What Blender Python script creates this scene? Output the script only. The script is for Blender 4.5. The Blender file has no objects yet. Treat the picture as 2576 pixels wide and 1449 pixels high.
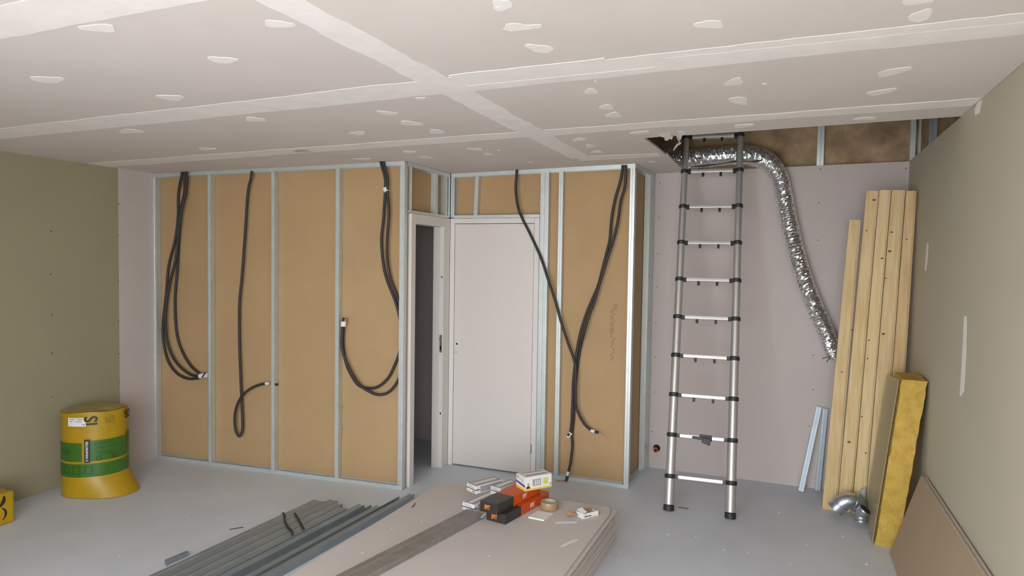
import bpy, bmesh, math, random
from mathutils import Vector, Matrix, noise
random.seed(7)
S = bpy.context.scene
COL = S.collection

# ------------------------------------------------------------------ camera
FPX = 1712.19                      # focal length in pixels of the 2576 px wide frame
YAW, PITCH, ROLL, EYE = 0.3822, -0.0414, 0.0152, 1.7389
fw = Vector((-math.sin(YAW)*math.cos(PITCH), math.cos(YAW)*math.cos(PITCH), math.sin(PITCH)))
r0 = Vector((math.cos(YAW), math.sin(YAW), 0))
u0 = r0.cross(fw)
rt = r0*math.cos(ROLL) + u0*math.sin(ROLL)
up = -r0*math.sin(ROLL) + u0*math.cos(ROLL)
cam_d = bpy.data.cameras.new('camera')
cam_d.sensor_width = 36.0
cam_d.lens = FPX/2576*36.0
cam_d.clip_start = 0.02
cam = bpy.data.objects.new('camera', cam_d)
m = Matrix((rt, up, -fw)).transposed().to_4x4()
m.translation = (0, 0, EYE)
cam.matrix_world = m
COL.objects.link(cam)
S.camera = cam

# ------------------------------------------------------------------ sky, sun, exposure
S.view_settings.view_transform = 'Standard'
S.view_settings.look = 'None'
S.view_settings.gamma = 1.0
S.view_settings.use_curve_mapping = False
S.view_settings.exposure = 0.88
W = bpy.data.worlds.new('sky')
S.world = W
W.use_nodes = True
nt = W.node_tree
bg = nt.nodes['Background']
bg.inputs['Color'].default_value = (0.885, 0.93, 1.0, 1)
bg.inputs['Strength'].default_value = 5.0
sun_d = bpy.data.lights.new('sun', 'SUN')
sun_d.energy = 10.5
sun_d.angle = math.radians(1.0)
sun_d.color = (1.0, 0.93, 0.84)
sun = bpy.data.objects.new('sun', sun_d)
sun.rotation_euler = (math.radians(-48), 0, math.radians(20))   # high behind the building: it lights the yard only
COL.objects.link(sun)
# the open garage doorway behind the camera: sky portal
OPX0, OPX1, OPZ1, FRY = -2.6, 0.78, 2.40, -0.4
por_d = bpy.data.lights.new('doorway_daylight', 'AREA')
por_d.shape = 'RECTANGLE'
por_d.size = OPX1-OPX0
por_d.size_y = OPZ1
por_d.cycles.is_portal = True
por = bpy.data.objects.new('doorway_daylight', por_d)
por.location = ((OPX0+OPX1)/2, FRY-0.02, OPZ1/2)
por.rotation_euler = (math.radians(90), 0, 0)
COL.objects.link(por)

# ------------------------------------------------------------------ room dimensions (metres)
XL, X1, X2, X2b, XR = -4.9507, -2.6168, -1.0714, -1.0293, 0.8146
Y1L, Y1, Y2, Y3, YO = 4.1912, 4.369, 5.1054, 5.7319, 4.1456
XO = -0.80
def ceil_z(x, y): return 2.5 + 0.0168*x - 0.0054*(y-4)

O = Vector((0, 0, EYE))
def ray(px, py): return fw + rt*((px-1288)/FPX) - up*((py-724.5)/FPX)
def onplane(px, py, p, n):
    d = ray(px, py)
    return O + d*((p-O).dot(n)/d.dot(n))
def FL(px, py, z=0.0): return onplane(px, py, Vector((0, 0, z)), Vector((0, 0, 1)))
def PX(px, py, x): return onplane(px, py, Vector((x, 0, 0)), Vector((1, 0, 0)))
def PY(px, py, y): return onplane(px, py, Vector((0, y, 0)), Vector((0, 1, 0)))
CN = Vector((-0.0168, 0.0054, 1)).normalized()
def CE(px, py, drop=0.0): return onplane(px, py, Vector((0, 4, 2.5-drop)), CN)

class Frame:
    """a wall line: s runs along it, d goes into it, z is up"""
    def __init__(self, p0, p1):
        self.p0 = Vector((p0[0], p0[1], 0)); v = Vector((p1[0]-p0[0], p1[1]-p0[1], 0))
        self.L = v.length; self.u = v.normalized()
        self.n = Vector((-self.u.y, self.u.x, 0))
        self.M = Matrix((self.u, self.n, Vector((0, 0, 1)))).transposed().to_4x4(); self.M.translation = self.p0
    def pt(self, s, d, z): return self.p0 + self.u*s + self.n*d + Vector((0, 0, z))
    def hit(self, px, py, d=0.0):
        q = onplane(px, py, self.p0+self.n*d, self.n); return q
    def s(self, px, py, d=0.0): return (self.hit(px, py, d)-self.p0).dot(self.u)
    def top(self, s):
        q = self.pt(s, 0, 0); return ceil_z(q.x, q.y)

# ------------------------------------------------------------------ materials
MATS = {}
def mat(name, col, rough=0.8, metal=0.0, var=0.0, scale=6.0, bump=0.0, bscale=60.0, col2=None, stretch=None, alpha=None, spec=0.5):
    if name in MATS: return MATS[name]
    M = bpy.data.materials.new(name); M.use_nodes = True
    t = M.node_tree; b = t.nodes['Principled BSDF']
    b.inputs['Roughness'].default_value = rough
    b.inputs['Metallic'].default_value = metal
    b.inputs['Specular IOR Level'].default_value = spec
    b.inputs['Base Color'].default_value = (*col, 1)
    if var or col2 or bump:
        tc = t.nodes.new('ShaderNodeTexCoord'); vec = tc.outputs['Object']
        if stretch:
            mp = t.nodes.new('ShaderNodeMapping'); mp.inputs['Scale'].default_value = stretch
            t.links.new(vec, mp.inputs['Vector']); vec = mp.outputs['Vector']
    if var or col2:
        n = t.nodes.new('ShaderNodeTexNoise'); n.inputs['Scale'].default_value = scale
        n.inputs['Detail'].default_value = 6; n.inputs['Roughness'].default_value = 0.6
        t.links.new(vec, n.inputs['Vector'])
        r = t.nodes.new('ShaderNodeValToRGB')
        a = col2 if col2 else tuple(c*(1-var) for c in col)
        c = col if col2 else tuple(min(1, c*(1+var)) for c in col)
        r.color_ramp.elements[0].color = (*a, 1); r.color_ramp.elements[1].color = (*c, 1)
        r.color_ramp.elements[0].position = 0.3; r.color_ramp.elements[1].position = 0.7
        t.links.new(n.outputs['Fac'], r.inputs['Fac']); t.links.new(r.outputs['Color'], b.inputs['Base Color'])
    if bump:
        n2 = t.nodes.new('ShaderNodeTexNoise'); n2.inputs['Scale'].default_value = bscale; n2.inputs['Detail'].default_value = 4
        t.links.new(vec, n2.inputs['Vector'])
        bp = t.nodes.new('ShaderNodeBump'); bp.inputs['Strength'].default_value = bump; bp.inputs['Distance'].default_value = 0.01
        t.links.new(n2.outputs['Fac'], bp.inputs['Height']); t.links.new(bp.outputs['Normal'], b.inputs['Normal'])
    if alpha is not None: b.inputs['Alpha'].default_value = alpha
    MATS[name] = M
    return M
def wood_mat(name, base, dark, seed):
    M = bpy.data.materials.new(name); M.use_nodes = True; t = M.node_tree; b = t.nodes['Principled BSDF']
    tc = t.nodes.new('ShaderNodeTexCoord'); mp = t.nodes.new('ShaderNodeMapping')
    mp.inputs['Scale'].default_value = (1, 1, 0.07); mp.inputs['Location'].default_value = (seed*1.7, seed, seed*0.3)
    t.links.new(tc.outputs['Object'], mp.inputs['Vector'])
    n = t.nodes.new('ShaderNodeTexNoise'); n.inputs['Scale'].default_value = 45; n.inputs['Detail'].default_value = 5
    t.links.new(mp.outputs['Vector'], n.inputs['Vector'])
    r = t.nodes.new('ShaderNodeValToRGB'); r.color_ramp.elements[0].color = (*dark, 1); r.color_ramp.elements[1].color = (*base, 1)
    r.color_ramp.elements[0].position = 0.32; r.color_ramp.elements[1].position = 0.62
    t.links.new(n.outputs['Fac'], r.inputs['Fac']); t.links.new(r.outputs['Color'], b.inputs['Base Color'])
    b.inputs['Roughness'].default_value = 0.6
    return M

M_CEIL = mat('ceiling_board', (0.69, 0.625, 0.58), 0.85, var=0.03, scale=2.5, bump=0.02)
M_COMP = mat('joint_compound', (0.86, 0.81, 0.77), 0.75, var=0.04, scale=9, bump=0.1, bscale=30)
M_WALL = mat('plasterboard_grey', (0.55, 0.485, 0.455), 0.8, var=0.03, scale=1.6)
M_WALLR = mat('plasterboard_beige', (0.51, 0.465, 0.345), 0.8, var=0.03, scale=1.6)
M_WALLL = mat('plasterboard_khaki_dimmed', (0.33, 0.29, 0.19), 0.8, var=0.03, scale=1.6)  # khaki board; base colour also darkened for the weak light on this side
M_KRAFT = mat('board_back_brown', (0.46, 0.305, 0.155), 0.85, var=0.05, scale=2.2)
M_EDGE = mat('board_edge', (0.60, 0.56, 0.52), 0.85, var=0.08, scale=30)
M_FLOOR = mat('screed', (0.635, 0.665, 0.71), 0.55, var=0.06, scale=1.8, bump=0.04, bscale=90)
M_OLD = mat('old_plaster', (0.52, 0.37, 0.22), 0.95, var=0, col2=(0.20, 0.135, 0.085), scale=5.5, bump=0.5, bscale=18)
M_SLAB = mat('old_concrete', (0.22, 0.20, 0.18), 0.95, var=0.2, scale=4, bump=0.2, bscale=30)
M_GALV = mat('galvanised_steel', (0.64, 0.685, 0.67), 0.42, metal=0.55, var=0.06, scale=14)
M_GALVD = mat('galvanised_dull', (0.33, 0.38, 0.405), 0.45, metal=0.6, var=0.07, scale=10)
M_BAR = mat('dirty_steel', (0.30, 0.28, 0.25), 0.5, metal=0.4, var=0.14, scale=16)
M_DUCT = mat('zinc_fitting', (0.52, 0.56, 0.59), 0.28, metal=0.9, var=0.05, scale=20)
M_FOIL = mat('aluminium_foil', (0.86, 0.87, 0.88), 0.22, metal=0.95)
M_ALU = mat('ladder_aluminium', (0.55, 0.535, 0.515), 0.42, metal=0.65)
M_RUNG = mat('ladder_rung', (0.76, 0.74, 0.71), 0.4, metal=0.5)
M_BLACK = mat('black_plastic', (0.022, 0.021, 0.021), 0.5)
M_CABLE = mat('black_conduit', (0.03, 0.027, 0.026), 0.55)
M_TAPEW = mat('white_tape', (0.82, 0.81, 0.78), 0.6)
M_DOOR = mat('door_primer_white', (0.70, 0.645, 0.60), 0.5)
M_FRAME = mat('door_frame_white', (0.72, 0.68, 0.64), 0.55)
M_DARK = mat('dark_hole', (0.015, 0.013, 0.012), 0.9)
M_BRASS = mat('grey_metal', (0.35, 0.33, 0.30), 0.4, metal=0.8)
M_YEL = mat('yellow_film', (0.44, 0.27, 0.006), 0.4, var=0.08, scale=8, bump=0.25, bscale=14)
M_GREEN = mat('green_print', (0.045, 0.145, 0.015), 0.4, var=0.08, scale=9)
M_INK = mat('black_ink', (0.02, 0.018, 0.015), 0.5)
M_DGREEN = mat('dark_green_ink', (0.02, 0.075, 0.015), 0.5)
M_WOOL = mat('glass_wool', (0.66, 0.44, 0.09), 0.95, col2=(0.46, 0.29, 0.055), scale=14, bump=0.9, bscale=70)
M_WOOLTOP = mat('glass_wool_end', (0.42, 0.34, 0.12), 0.95, var=0.15, scale=18, bump=0.6, bscale=60)
M_FILM = mat('plastic_film', (0.60, 0.53, 0.34), 0.35, alpha=0.48, bump=0.3, bscale=12)
M_ORANGE = mat('orange_card', (0.62, 0.085, 0.012), 0.45)
M_ORPIPE = mat('orange_pvc', (0.55, 0.13, 0.05), 0.4)
M_BLKCARD = mat('black_card', (0.035, 0.03, 0.028), 0.42)
M_ORINK = mat('orange_ink', (0.95, 0.25, 0.03), 0.5)
M_WCARD = mat('white_card', (0.78, 0.76, 0.73), 0.5)
M_GCARD = mat('grey_print', (0.36, 0.35, 0.33), 0.5, var=0.1, scale=30)
M_BLUE = mat('blue_print', (0.05, 0.06, 0.25), 0.5)
M_YPRINT = mat('yellow_print', (0.80, 0.55, 0.07), 0.5)
M_YGPRINT = mat('yellow_green_print', (0.62, 0.60, 0.16), 0.5)
M_SKINP = mat('skin_print', (0.5, 0.22, 0.14), 0.6)
M_CARDB = mat('brown_cardboard', (0.42, 0.24, 0.12), 0.8, var=0.06, scale=12)
M_PTAPE = mat('brown_packing_tape', (0.36, 0.235, 0.13), 0.3)
M_CORE = mat('tape_core', (0.55, 0.50, 0.40), 0.8)
M_STAMP = mat('grey_stamp', (0.31, 0.215, 0.12), 0.8)
M_WHITE = mat('white_plaster', (0.80, 0.78, 0.75), 0.8)
M_SCREW = mat('screw_black', (0.03, 0.03, 0.03), 0.5)
M_CRED = mat('red_plastic', (0.5, 0.06, 0.05), 0.4)
M_SILVER = mat('silver_steel', (0.75, 0.74, 0.71), 0.25, metal=0.8)
M_YARD = mat('yard_concrete', (0.52, 0.49, 0.45), 0.9, var=0.08, scale=1.0)

# ------------------------------------------------------------------ mesh helpers
class MB:
    def __init__(self): self.bm = bmesh.new()
    def face(self, pts):
        try: return self.bm.faces.new([self.bm.verts.new(p) for p in pts])
        except ValueError: return None
    def hexa(self, c, M=None):
        if M is not None: c = [M @ Vector(p) for p in c]
        v = [self.bm.verts.new(p) for p in c]
        for f in ((0, 3, 2, 1), (4, 5, 6, 7), (0, 1, 5, 4), (1, 2, 6, 5), (2, 3, 7, 6), (3, 0, 4, 7)):
            self.bm.faces.new([v[i] for i in f])
        return self
    def box(self, x0, x1, y0, y1, z0, z1, M=None):
        return self.hexa([(x0, y0, z0), (x1, y0, z0), (x1, y1, z0), (x0, y1, z0), (x0, y0, z1), (x1, y0, z1), (x1, y1, z1), (x0, y1, z1)], M)
    def prism(self, a, b):
        """two matching outlines joined into a closed solid"""
        va = [self.bm.verts.new(p) for p in a]; vb = [self.bm.verts.new(p) for p in b]; n = len(a)
        self.bm.faces.new(list(reversed(va))); self.bm.faces.new(vb)
        for i in range(n): self.bm.faces.new((va[i], va[(i+1) % n], vb[(i+1) % n], vb[i]))
        return self
    def tube(self, pts, r, n=10, cap=True, ripple=None):
        pts = [Vector(p) for p in pts]; N = len(pts)
        T = [(pts[min(i+1, N-1)]-pts[max(i-1, 0)]).normalized() for i in range(N)]
        a = Vector((0, 0, 1)) if abs(T[0].z) < 0.9 else Vector((0, 1, 0))
        U = (a - T[0]*a.dot(T[0])).normalized(); rings = []
        for i in range(N):
            U = (U - T[i]*U.dot(T[i])).normalized(); V = T[i].cross(U)
            rr = r(i/(N-1)) if callable(r) else r
            ring = []
            for k in range(n):
                an = 2*math.pi*k/n; q = rr*(ripple(i, k) if ripple else 1)
                ring.append(self.bm.verts.new(pts[i]+(U*math.cos(an)+V*math.sin(an))*q))
            rings.append(ring)
        for i in range(N-1):
            for k in range(n):
                self.bm.faces.new((rings[i][k], rings[i][(k+1) % n], rings[i+1][(k+1) % n], rings[i+1][k]))
        if cap:
            self.bm.faces.new(list(reversed(rings[0]))); self.bm.faces.new(rings[-1])
        return self
    def lathe(self, prof, M=None, n=40, closed=False):
        rings = []
        for (r, z) in prof:
            ring = []
            for k in range(n):
                p = Vector((r*math.cos(2*math.pi*k/n), r*math.sin(2*math.pi*k/n), z))
                ring.append(self.bm.verts.new(M @ p if M is not None else p))
            rings.append(ring)
        m_ = len(rings)
        for i in range(m_ if closed else m_-1):
            A, B = rings[i], rings[(i+1) % m_]
            for k in range(n): self.bm.faces.new((A[k], A[(k+1) % n], B[(k+1) % n], B[k]))
        if not closed:
            if prof[0][0] > 1e-6: self.bm.faces.new(list(reversed(rings[0])))
            if prof[-1][0] > 1e-6: self.bm.faces.new(rings[-1])
        return self
    def build(self, name, material, parent=None, smooth=False, bevel=0.0, world=True, angle=40):
        bm = self.bm
        bmesh.ops.remove_doubles(bm, verts=bm.verts, dist=1e-7)
        if bevel:
            es = [e for e in bm.edges if len(e.link_faces) == 2 and e.calc_face_angle(0) > 0.6]
            bmesh.ops.bevel(bm, geom=es, offset=bevel, segments=2, profile=0.5, affect='EDGES', clamp_overlap=True)
        bmesh.ops.recalc_face_normals(bm, faces=bm.faces)
        me = bpy.data.meshes.new(name); bm.to_mesh(me); bm.free()
        me.materials.append(material)
        if smooth:
            me.polygons.foreach_set('use_smooth', [True]*len(me.polygons))
            try: me.set_sharp_from_angle(angle=math.radians(angle))
            except Exception: pass
        return link(name, me, parent)
def link(name, me, parent=None):
    o = bpy.data.objects.new(name, me); COL.objects.link(o)
    if parent is not None:
        o.parent = parent
        o.matrix_parent_inverse = parent_world(parent).inverted()
    return o
def parent_world(p):
    mw = p.matrix_basis.copy()
    while p.parent is not None:
        mw = p.parent.matrix_basis @ p.matrix_parent_inverse @ mw if False else (p.parent.matrix_basis @ p.matrix_parent_inverse @ mw)
        p = p.parent
    return mw
def tag(o, label=None, cat=None, group=None, kind=None):
    if label: o['label'] = label
    if cat: o['category'] = cat
    if group: o['group'] = group
    if kind: o['kind'] = kind
    return o
def thing(name, loc, label, cat, group=None, kind=None):
    o = bpy.data.objects.new(name, None); COL.objects.link(o); o.location = loc
    o.empty_display_size = 0.1
    return tag(o, label, cat, group, kind)
def spline(pts, sub=8):
    pts = [Vector(p) for p in pts]
    P = [pts[0]*2-pts[1]] + pts + [pts[-1]*2-pts[-2]]; out = []
    for i in range(1, len(P)-2):
        for k in range(sub):
            t = k/sub; a, b, c, d = P[i-1], P[i], P[i+1], P[i+2]
            out.append(0.5*((2*b)+(c-a)*t+(2*a-5*b+4*c-d)*t*t+(3*b-3*c+d-a)*t**3))
    out.append(pts[-1]); return out
def text_mesh(txt, size, extrude=0.0004, spacing=1.0):
    cu = bpy.data.curves.new('lettering', 'FONT'); cu.body = txt; cu.size = size; cu.extrude = extrude
    cu.space_character = spacing; cu.align_x = 'CENTER'; cu.align_y = 'CENTER'; cu.offset = size*0.018
    o = bpy.data.objects.new('lettering', cu); COL.objects.link(o)
    dg = bpy.context.evaluated_depsgraph_get(); dg.update()
    me = bpy.data.meshes.new_from_object(o.evaluated_get(dg))
    COL.objects.unlink(o); bpy.data.objects.remove(o); bpy.data.curves.remove(cu)
    return me

# ================================================================== THE SETTING
floor = MB().box(-5.15, 1.05, FRY-0.2, 6.1, -0.15, 0).build('floor', M_FLOOR); tag(floor, 'pale grey screed floor of the room', 'floor', kind='structure')
yard = MB().box(-14, 10, -14, FRY-0.2, -0.2, -0.02).build('ground_outside', M_YARD); tag(yard, 'pale concrete yard in front of the doorway', 'ground', kind='structure')

# ceiling: grey boards with a missing strip along the back wall on the right
def slab_poly(poly, t):
    a = [Vector((x, y, ceil_z(x, y))) for x, y in poly]
    return MB().prism(a, [p+Vector((0, 0, t)) for p in a])
ragged = [(-0.615, YO-0.09), (-0.64, YO-0.01), (-0.66, YO+0.03), (-0.70, YO-0.02), (-0.735, YO+0.02)]
poly = [(XL, FRY), (XR, FRY), (XR, YO), (0.2, YO), (-0.2, YO+0.004), (-0.55, YO)] + [(-0.62, YO-0.015), (-0.66, YO+0.005), (-0.69, YO-0.03), (-0.74, YO-0.01)] + \
       [(XO-0.02, YO), (XO-0.005, 4.5), (XO+0.0, 4.81), (XO+0.012, 4.83), (XO+0.012, 5.3), (XO+0.012, Y3), (XL, Y3)]
ceiling = slab_poly(poly, 0.013).build('ceiling', M_CEIL); tag(ceiling, 'grey plasterboard ceiling with white filled joints and a missing strip', 'ceiling', kind='structure')
slab = MB().box(-5.15, 1.05, FRY-0.2, 6.1, 3.0, 3.2).build('ceiling_slab', M_SLAB); tag(slab, 'old concrete slab above the open ceiling strip', 'ceiling', kind='structure')

def rag(pts, amp, step=0.05):
    """roughen an outline"""
    out = []
    for i in range(len(pts)):
        a, b = Vector(pts[i]), Vector(pts[(i+1) % len(pts)])
        n = max(1, int((b-a).length/step))
        for k in range(n):
            p = a.lerp(b, k/n)
            w = noise.noise(Vector((p.x*3.1, p.y*3.1, 7.3)))*0.7 + noise.noise(Vector((p.x*11, p.y*11, 2.2)))*0.5
            q = Vector((b-a)).normalized(); out.append(p + Vector((-q.y, q.x))*w*amp)
    return out
def ceil_patch(name, poly, drop, material=M_COMP, parent=ceiling):
    a = [Vector((p[0], p[1], ceil_z(p[0], p[1])-drop)) for p in poly]
    b = [Vector((p.x, p.y, ceil_z(p.x, p.y)+0.001)) for p in a]
    return MB().prism(a, b).build(name, material, parent)
# joints every 1.2 m across the room, one joint along it
def band(name, x0, y0, x1, y1, w0, w1, drop, amp=0.02):
    d = Vector((x1-x0, y1-y0)).normalized(); n = Vector((-d.y, d.x))
    A, B = Vector((x0, y0)), Vector((x1, y1))
    ceil_patch(name, rag([A+n*w0/2, A-n*w0/2, B-n*w1/2, B+n*w1/2], amp), drop)
band('joint_band', XL+0.01, 1.44, XR-0.01, 1.44, 0.2, 0.2, 0.0014)
band('joint_band', XL+0.01, 2.62, XR-0.01, 2.66, 0.22, 0.23, 0.0014)
band('joint_band', XL+0.01, 3.70, XR-0.01, 3.81, 0.19, 0.15, 0.0014)
band('joint_band', -1.42, 4.75, XO-0.04, 4.79, 0.2, 0.14, 0.0014, 0.012)
band('joint_band', -1.415, -0.6, -1.375, 4.72, 0.135, 0.15, 0.002, 0.028)
# wide second coats, a little whiter ridges
band('joint_ridge', -1.3, 2.555, -0.65, 2.56, 0.10, 0.10, 0.0019, 0.01)
band('joint_ridge', -0.45, 2.66, XR-0.02, 2.70, 0.13, 0.12, 0.0019, 0.012)
band('joint_ridge', -1.3, 2.69, -0.5, 2.71, 0.03, 0.03, 0.0022, 0.004)
band('joint_ridge', -0.35, 3.76, XR-0.03, 3.77, 0.06, 0.07, 0.0019, 0.01)
band('joint_ridge', -1.405, 0.9, -1.385, 3.4, 0.035, 0.03, 0.0024, 0.006)
blobs = [  # filled screw heads: centre px, half length, half width (px), tilt
    (1262, 12, 26, 14, 0), (1300, 68, 36, 9, 0), (1345, 66, 20, 5, 0), (1357, 121, 35, 9, 8), (1785, 61, 36, 9, 0), (2305, 3, 40, 8, -4), (2316, 39, 30, 13, -18),
    (2248, 180, 45, 7, -12), (2216, 231, 40, 6, -10), (1848, 206, 24, 9, -12), (1860, 253, 24, 9, 5), (1924, 211, 6, 2, 0), (1488, 229, 16, 7, 0),
    (1526, 269, 17, 6, 0), (1544, 289, 19, 6, -5), (975, 284, 25, 4, 6), (1034, 310, 28, 5, 5), (1099, 331, 20, 5, 3), (900, 335, 20, 4, 0), (1195, 375, 20, 2.5, 3),
    (1228, 388, 12, 3, 0), (1030, 382, 17, 3, 0), (1072, 396, 16, 2.5, 5), (1457, 351, 17, 3.5, -6), (1483, 367, 12, 4, 5), (1503, 382, 15, 2.5, 0), (1610, 333, 26, 3, -5),
    (2178, 298, 27, 3, -3), (1870, 316, 26, 4, -6), (1639, 407, 9, 2, 0), (1412, 200, 5, 2.5, 0), (1498, 203, 4, 2, 0), (912, 400, 22, 2, 0), (1253, 18, 6, 3, 0),
    (1058, 247, 13, 2.5, -3), (1335, 408, 7, 1.5, 0), (1255, 378, 4, 1.2, 0),
    (700, 60, 40, 8, 4), (560, 150, 36, 7, 4), (430, 245, 34, 6, 3), (330, 330, 30, 5, 2), (640, 300, 26, 5, 3), (250, 70, 45, 9, 3), (760, 380, 22, 3, 0), (520, 375, 22, 3, 0), (120, 200, 40, 8, 3)]
for (cx, cy, a, b, tilt) in blobs:
    pts = []; ph = random.random()*6
    for k in range(14):
        an = 2*math.pi*k/14; e = 1 + 0.16*math.sin(3*an+ph) + random.uniform(-.08, .08)
        ca, sa = math.copysign(abs(math.cos(an))**0.85, math.cos(an)), math.copysign(abs(math.sin(an))**0.85, math.sin(an))
        dx, dy = a*e*ca, b*e*sa; tr = math.radians(tilt)
        q = CE(cx+dx*math.cos(tr)-dy*math.sin(tr), cy+dx*math.sin(tr)+dy*math.cos(tr)); pts.append(Vector((q.x, q.y)))
    ceil_patch('filler_patch', pts, 0.0014+0.0002*((int(cx)//9) % 4))
# torn board paper hanging at the corner of the opening
def torn(pxs, dz=0.0, thick=0.003):
    a = [CE(x, y, 0.004) + Vector((0, 0, dz)) for x, y in pxs]
    return MB().prism(a, [p+Vector((0, thick, thick)) for p in a]).build('torn_paper', M_WHITE, ceiling)
torn([(1656, 338), (1664, 345), (1671, 346), (1672, 353), (1679, 354), (1685, 349), (1690, 352), (1693, 344), (1688, 341), (1686, 334), (1672, 336)])
torn([(1700, 333), (1706, 341), (1707, 352), (1712, 358), (1713, 362), (1706, 366), (1698, 375), (1693, 381), (1694, 375), (1701, 364), (1709, 359), (1704, 350), (1701, 340)])
torn([(1703, 330), (1722, 331), (1724, 337), (1716, 341), (1712, 352), (1708, 352), (1707, 341)])

# walls
wl = thing('wall_left', (XL, 2, 0), 'khaki plasterboard wall along the left side of the room', 'wall', kind='structure')
YJ = PX(300, 800, XL).y
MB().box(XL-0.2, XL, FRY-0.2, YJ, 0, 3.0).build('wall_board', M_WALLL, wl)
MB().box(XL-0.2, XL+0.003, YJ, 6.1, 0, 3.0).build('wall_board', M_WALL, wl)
def screw_dots(parent, pts, n, r=0.0045):
    for p in pts:
        R = n.to_track_quat('Z', 'Y').to_matrix().to_4x4(); R.translation = p
        MB().lathe([(r, -0.001), (r, 0.0012), (r*0.6, 0.0016)], R, n=8).build('screw_head', M_SCREW, parent)
screw_dots(wl, [PX(x, y, XL) for x, y in ((129, 582), (127, 690), (131, 792), (131, 889), (132, 998))], Vector((1, 0, 0)), 0.005)
screw_dots(wl, [PX(x, y, XL+0.003) for x, y in ((299, 512), (298, 592), (298, 706), (298, 808), (299, 890), (300, 962), (301, 1052))], Vector((1, 0, 0)))
wb = thing('wall_back', (0, Y3, 0), 'grey plasterboard back wall ending below the open ceiling strip', 'wall', kind='structure')
bt = lambda x: 2.492 + 0.014*x
MB().hexa([(XL, Y3, 0), (XR, Y3, 0), (XR, Y3+0.013, 0), (XL, Y3+0.013, 0), (XL, Y3, bt(XL)), (XR, Y3, bt(XR)), (XR, Y3+0.013, bt(XR)), (XL, Y3+0.013, bt(XL))]).build('wall_board', M_WALL, wb)
screw_dots(wb, [PY(x, y, Y3) for x, y in ((2064, 425), (2279, 424), (2060, 510), (2058, 604), (2046, 894), (2045, 980), (2036, 1072), (2030, 1222),
    (1660, 460), (1657, 547), (1655, 639), (1653, 722), (1650, 812), (1648, 898), (1647, 986), (1641, 1085), (1845, 745), (1838, 960))], Vector((0, -1, 0)))
wo = MB().box(-5.15, 1.05, Y3+0.06, 6.1, 0, 3.0).build('wall_old', M_OLD); tag(wo, 'stained brown old masonry wall above the back plasterboard', 'wall', kind='structure')
wr = thing('wall_right', (XR, 2, 0), 'beige plasterboard wall along the right side of the room', 'wall', kind='structure')
MB().hexa([(XR, FRY, 0), (XR+0.013, FRY, 0), (XR+0.013, Y3, 0), (XR, Y3, 0)] + [(x, y, ceil_z(x, y)-0.001) for x, y in ((XR, FRY), (XR+0.013, FRY), (XR+0.013, Y3), (XR, Y3))]).build('wall_board', M_WALLR, wr)
def wall_mark(pxs):
    a = [PX(x, y, XR-0.0008) for x, y in pxs]
    MB().prism(a, [p+Vector((0.0015, 0, 0)) for p in a]).build('filler_streak', M_COMP, wr)
wall_mark([(2331, 612), (2335, 612), (2333, 650), (2329, 682), (2326, 681), (2328, 645)])
wall_mark([(2425, 795), (2431, 796), (2430, 880), (2424, 985), (2417, 996), (2414, 994), (2420, 900)])
wall_mark([(2458, 258), (2470, 250), (2463, 285), (2452, 290), (2452, 276)])
wro = MB().box(XR+0.07, 1.05, FRY-0.2, 6.1, 0, 3.0).build('wall_right_old', M_OLD); tag(wro, 'old masonry behind the right plasterboard', 'wall', kind='structure')
wf = MB()
wf.box(-5.15, OPX0, FRY-0.2, FRY, 0, 3.0); wf.box(OPX1, 1.05, FRY-0.2, FRY, 0, 3.0); wf.box(OPX0, OPX1, FRY-0.2, FRY, OPZ1, 3.0)
tag(wf.build('wall_front', M_WALL), 'front wall around the wide open doorway', 'wall', kind='structure')

# ------------------------------------------------------------------ metal stud partitions
def c_section(w, d, t=0.0012, lip=0.006, web='r', groove=True):
    """outline (s, d) of a C stud, flange outwards at d=0"""
    a = [(0, lip), (0, 0)]
    if groove: a += [(w*0.40, 0), (w*0.45, 0.0022), (w*0.55, 0.0022), (w*0.60, 0)]
    a += [(w, 0), (w, d), (0, d), (0, d-lip)]
    b = [(t, d-lip), (t, d-t), (w-t, d-t), (w-t, t)]
    if groove: b += [(w*0.60, t), (w*0.55, t+0.0022), (w*0.45, t+0.0022), (w*0.40, t)]
    b += [(t, t), (t, lip)]
    o = a + b
    if web == 'l': o = [(w-x, y) for x, y in o]
    return o
def stud(F, s, z0, z1, parent, w=0.036, d=0.046, web='r', material=M_GALV, lean=0.0, off=0.0):
    o = c_section(w, d, web=web)
    a = [F.pt(s+x, y+off, z0) for x, y in o]; b = [F.pt(s+x+lean, y+off, z1) for x, y in o]
    return MB().prism(a, b).build('stud', material, parent)
def track(F, s0, s1, z0, z1, parent, up=True, h=0.032, d=0.05, material=M_GALV, name='track'):
    t = 0.0012; o = [(0, 0), (d, 0), (d, h), (d-t, h), (d-t, t), (t, t), (t, h), (0, h)]
    if not up: o = [(x, -y) for x, y in o]
    a = [F.pt(s0, x-0.0016, z0+y) for x, y in o]; b = [F.pt(s1, x-0.0016, z1+y) for x, y in o]
    return MB().prism(a, b).build(name, material, parent)
def back_board(F, s0, s1, z0, zt0, zt1, parent, d0=0.050, d1=0.063, material=M_KRAFT):
    c = [F.pt(s0, d0, z0), F.pt(s1, d0, z0), F.pt(s1, d1, z0), F.pt(s0, d1, z0), F.pt(s0, d0, zt0), F.pt(s1, d0, zt1), F.pt(s1, d1, zt1), F.pt(s0, d1, zt0)]
    return MB().hexa(c).build('backing_board', material, parent)
F1 = Frame((XL, Y1L), (X1, Y1)); F2 = Frame((X1, Y2), (X2, Y2)); FD = Frame((X1, Y1), (X1, Y2)); FS = Frame((X2, Y2), (X2b, Y3))

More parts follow.
